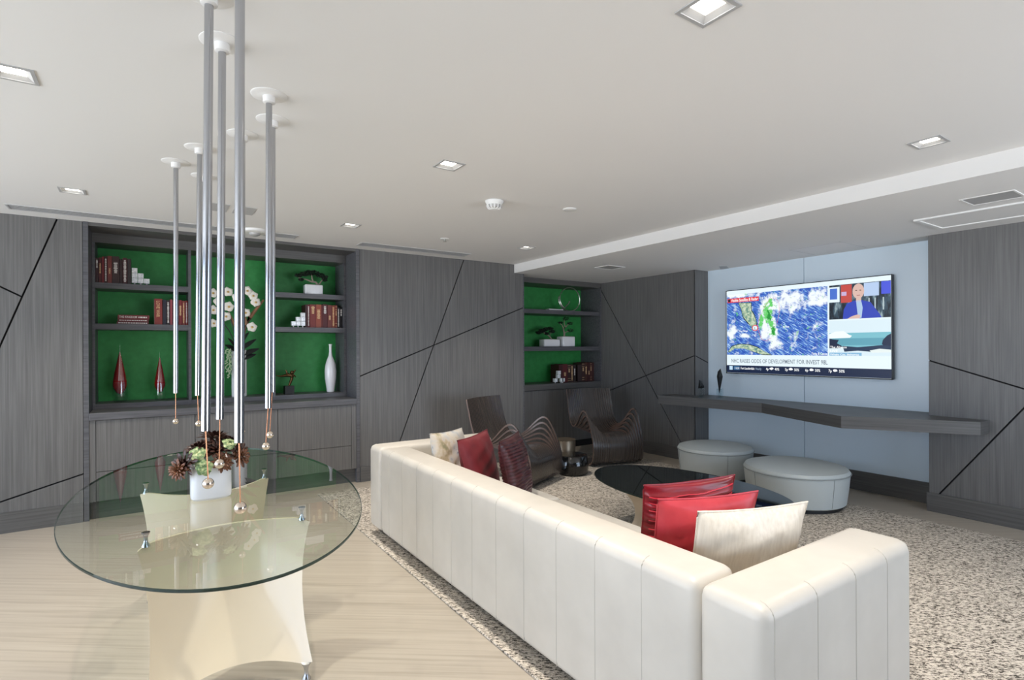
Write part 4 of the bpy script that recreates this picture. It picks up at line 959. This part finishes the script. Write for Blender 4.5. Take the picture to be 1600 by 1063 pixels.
# ------------------------------------------------------------------ hanging rods
RODS = [((0.225, 1.713), (0.218, 1.717), 1.235, (0.220, 1.716), 1.048, 'thick chrome hanging rod nearest the camera, its ceiling cap outside the picture'),
        ((0.168, 1.955), (0.154, 1.965), 1.243, (0.160, 1.961), 1.076, 'chrome hanging rod second nearest, its cap touching the top edge of the picture'),
        ((0.234, 2.239), (0.222, 2.247), 1.245, (0.220, 2.249), 1.081, 'chrome hanging rod between the two nearest ones, ball in front of the planter'),
        ((0.454, 2.590), (0.446, 2.595), 1.240, (0.437, 2.601), 1.071, 'rightmost chrome hanging rod with the lower of the two right hand balls'),
        ((0.518, 2.863), (0.512, 2.867), 1.290, (0.501, 2.874), 1.080, 'hanging rod almost hidden behind the rightmost one, its ball slightly higher'),
        ((0.421, 3.138), (0.414, 3.145), 1.270, (0.412, 3.146), 1.075, 'hanging rod hidden behind the thick nearest rod'),
        ((0.250, 3.479), (0.235, 3.489), 1.245, (0.239, 3.486), 1.088, 'thin looking hanging rod second from the left'),
        ((0.150, 3.820), (0.144, 3.824), 1.240, (0.143, 3.825), 1.071, 'leftmost chrome hanging rod, standing alone before the books'),
        ((0.314, 4.033), (0.308, 4.038), 1.270, (0.309, 4.037), 1.090, 'farthest hanging rod behind the second nearest one')]
for tp, bt, zb, bp, zball, lab in RODS:
    t = thing('pendant_rod', lab, 'hanging ornament', (tp[0], tp[1], HC), 0, 'chrome rods hanging from the ceiling over the glass table')
    T = Vector((tp[0], tp[1], HC))
    link('canopy', MB().lathe([(0.075, 0), (0.075, -0.002), (0.066, -0.005), (0.032, -0.006), (0.025, -0.007), (0.025, -0.034), (0.015, -0.038)], n=36), M['ceil'], t, True)
    link('rod', MB().tube([Vector((tp[0], tp[1], HC-0.034))-T, Vector((bt[0], bt[1], zb))-T], 0.0132, 20), M['chrome'], t, True)
    link('wire', MB().tube([Vector((bt[0], bt[1], zb))-T, Vector((bp[0], bp[1], zball+0.016))-T], 0.0018, 8), M['copper'], t, True)
    link('ball', MB().ball(Vector((bp[0], bp[1], zball))-T, 0.0172, 24, 16), M['ball'], t, True)

# ------------------------------------------------------------------ curved ribbon lounge chairs
def crom(P, t):
    n = len(P)-1; x = min(max(t, 0), 0.99999)*n; i = int(x); f = x-i
    p0, p1, p2, p3 = (Vector(P[max(0, min(n, i+k))]) for k in (-1, 0, 1, 2))
    return 0.5*((2*p1)+(p2-p0)*f+(2*p0-5*p1+4*p2-p3)*f*f+(3*p1-p0-3*p2+p3)*f**3)
PROF = [(-0.46, 0.90), (-0.41, 0.76), (-0.36, 0.62), (-0.28, 0.47), (-0.14, 0.37), (0.04, 0.345), (0.22, 0.375), (0.35, 0.365), (0.425, 0.29), (0.44, 0.17), (0.41, 0.06), (0.32, 0.014), (0.15, 0.012), (-0.06, 0.012)]
def chair(label, loc, rz):
    t = thing('ribbon_lounge_chair', label, 'chair', loc, rz, 'dark bent wood ribbon chairs')
    th = 0.02; NS = 64
    def P3(s, w_, off, wc=None):
        p = crom(PROF, s); e = crom(PROF, min(1, s+0.004)) - crom(PROF, max(0, s-0.004)); e.normalize(); nrm = Vector((-e.y, e.x))*-1
        aw = abs(w_); k = max(0.0, (abs(w_ if wc is None else wc)-0.46)/0.50)
        b = math.exp(-((s-0.46)/0.115)**2) if s < 0.46 else math.exp(-((s-0.46)/0.10)**2)
        lift = 0.29*k**1.2*b
        if wc is not None: w_ = wc + (w_-wc)*(1-0.35*k*b)
        half = 0.335+0.03*s
        y = p.x + nrm.x*off - 0.02*lift; z = p.y + nrm.y*off + lift
        x = half*w_ + math.copysign(0.10*lift, w_)
        # the back wraps forward a little at its sides
        if s < 0.3: y += 0.06*aw*aw*(1-s/0.3)
        return (x, y, z)
    def ribbon(name, w0, w1, nw):
        mb = MB(); wc = (w0+w1)/2 if nw == 1 else None
        mb.grid(lambda u, v: P3(u, w0+(w1-w0)*v, 0, wc), NS, nw, mi=0); mb.grid(lambda u, v: P3(u, w0+(w1-w0)*v, -th, wc), NS, nw, mi=0)
        for w_ in (w0, w1): mb.grid(lambda u, v, w_=w_: P3(u, w_, -th*v, wc), NS, 1, mi=1)
        for s_ in (0, 1): mb.grid(lambda u, v, s_=s_: P3(s_, w0+(w1-w0)*u, -th*v, wc), nw, 1, mi=1)
        bmesh.ops.remove_doubles(mb.bm, verts=mb.bm.verts, dist=1e-5)
        link(name, mb, [M['chairwood'], M['ply']], t, True)
    ribbon('seat_shell', -0.28, 0.28, 8)
    n = 8; g = 0.010
    for sgn in (-1, 1):
        for k in range(n):
            a = 0.28+(0.72*k/n)+g/2; b = 0.28+0.72*(k+1)/n-g/2
            ribbon('ribbon_slat', sgn*a if sgn > 0 else -b, sgn*b if sgn > 0 else -a, 1)
    return t
c1 = chair('dark bent wood ribbon chair turned sideways behind the sofa cushions', (3.43, 5.09, ZR+0.012), math.atan2(-0.917, 0.40)-PI/2)
dup(c1, (5.04, 5.33, ZR+0.012), math.atan2(-0.96, -0.27)-PI/2, 'dark bent wood ribbon chair facing the room before the corner niche')

# ------------------------------------------------------------------ drum side tables
t = thing('drum_side_table', 'low glossy black drum side table beside the sideways chair', 'side table', (4.19, 4.93, ZR))
link('body', MB().lathe([(0.17, 0.0), (0.185, 0.02), (0.19, 0.10), (0.175, 0.215), (0.168, 0.222)], n=40), M['black'], t, True)
link('top', MB().lathe([(0.168, 0.2225), (0.168, 0.228), (0.15, 0.229)], n=40), M['black'], t, True)
t = thing('drum_side_table', 'small bronze drum side table standing behind the black drum', 'side table', (4.34, 5.25, ZR))
link('body', MB().lathe([(0.125, 0.0), (0.13, 0.01), (0.13, 0.335), (0.126, 0.342)], n=40), M['bronze'], t, True)
link('top', MB().lathe([(0.131, 0.3425), (0.132, 0.35), (0.12, 0.353)], n=40), M['bronze'], t, True)

# ------------------------------------------------------------------ ottomans
def ottoman(label, x, y, r, seam):
    t = thing('round_ottoman', label, 'ottoman', (x, y, ZR), 0, 'round grey leather ottomans')
    k = r/0.45
    mb = MB().lathe([(r*0.90, 0.035), (r*0.93, 0.045), (r*0.97, 0.18), (r*0.995, 0.30), (r, 0.318)], n=64)
    mb.mi = 1
    for a in (-2.2, -0.63, 0.94, 2.5): mb.tube([((r*q+0.0015)*math.cos(a+seam), (r*q+0.0015)*math.sin(a+seam), z) for q, z in ((0.93, 0.05), (0.97, 0.18), (0.995, 0.30), (1.0, 0.316))], 0.002, 5)
    link('body', mb, [M['ottoman'], M['piping']], t, True)
    link('seat_pad', MB().lathe([(r*1.0, 0.319), (r*1.004, 0.328), (r*0.97, 0.352), (r*0.8, 0.372), (r*0.5, 0.385), (r*0.2, 0.389), (0.01, 0.39)], n=64), M['ottoman'], t, True)
    mb = MB(); mb.tube([((r+0.004)*math.cos(2*PI*i/96), (r+0.004)*math.sin(2*PI*i/96), 0.319) for i in range(97)], 0.005, 6, False)
    link('piping', mb, M['piping'], t, True)
    link('plinth', MB().lathe([(r*0.86, 0), (r*0.86, 0.036)], n=48), M['blackm'], t, True)
ottoman('smaller looking round grey leather ottoman farther away beneath the left of the screen', 5.42, 3.86, 0.41, 0.0)
ottoman('round grey leather ottoman nearer the camera beside the coffee table', 5.16, 2.79, 0.455, 0.3)
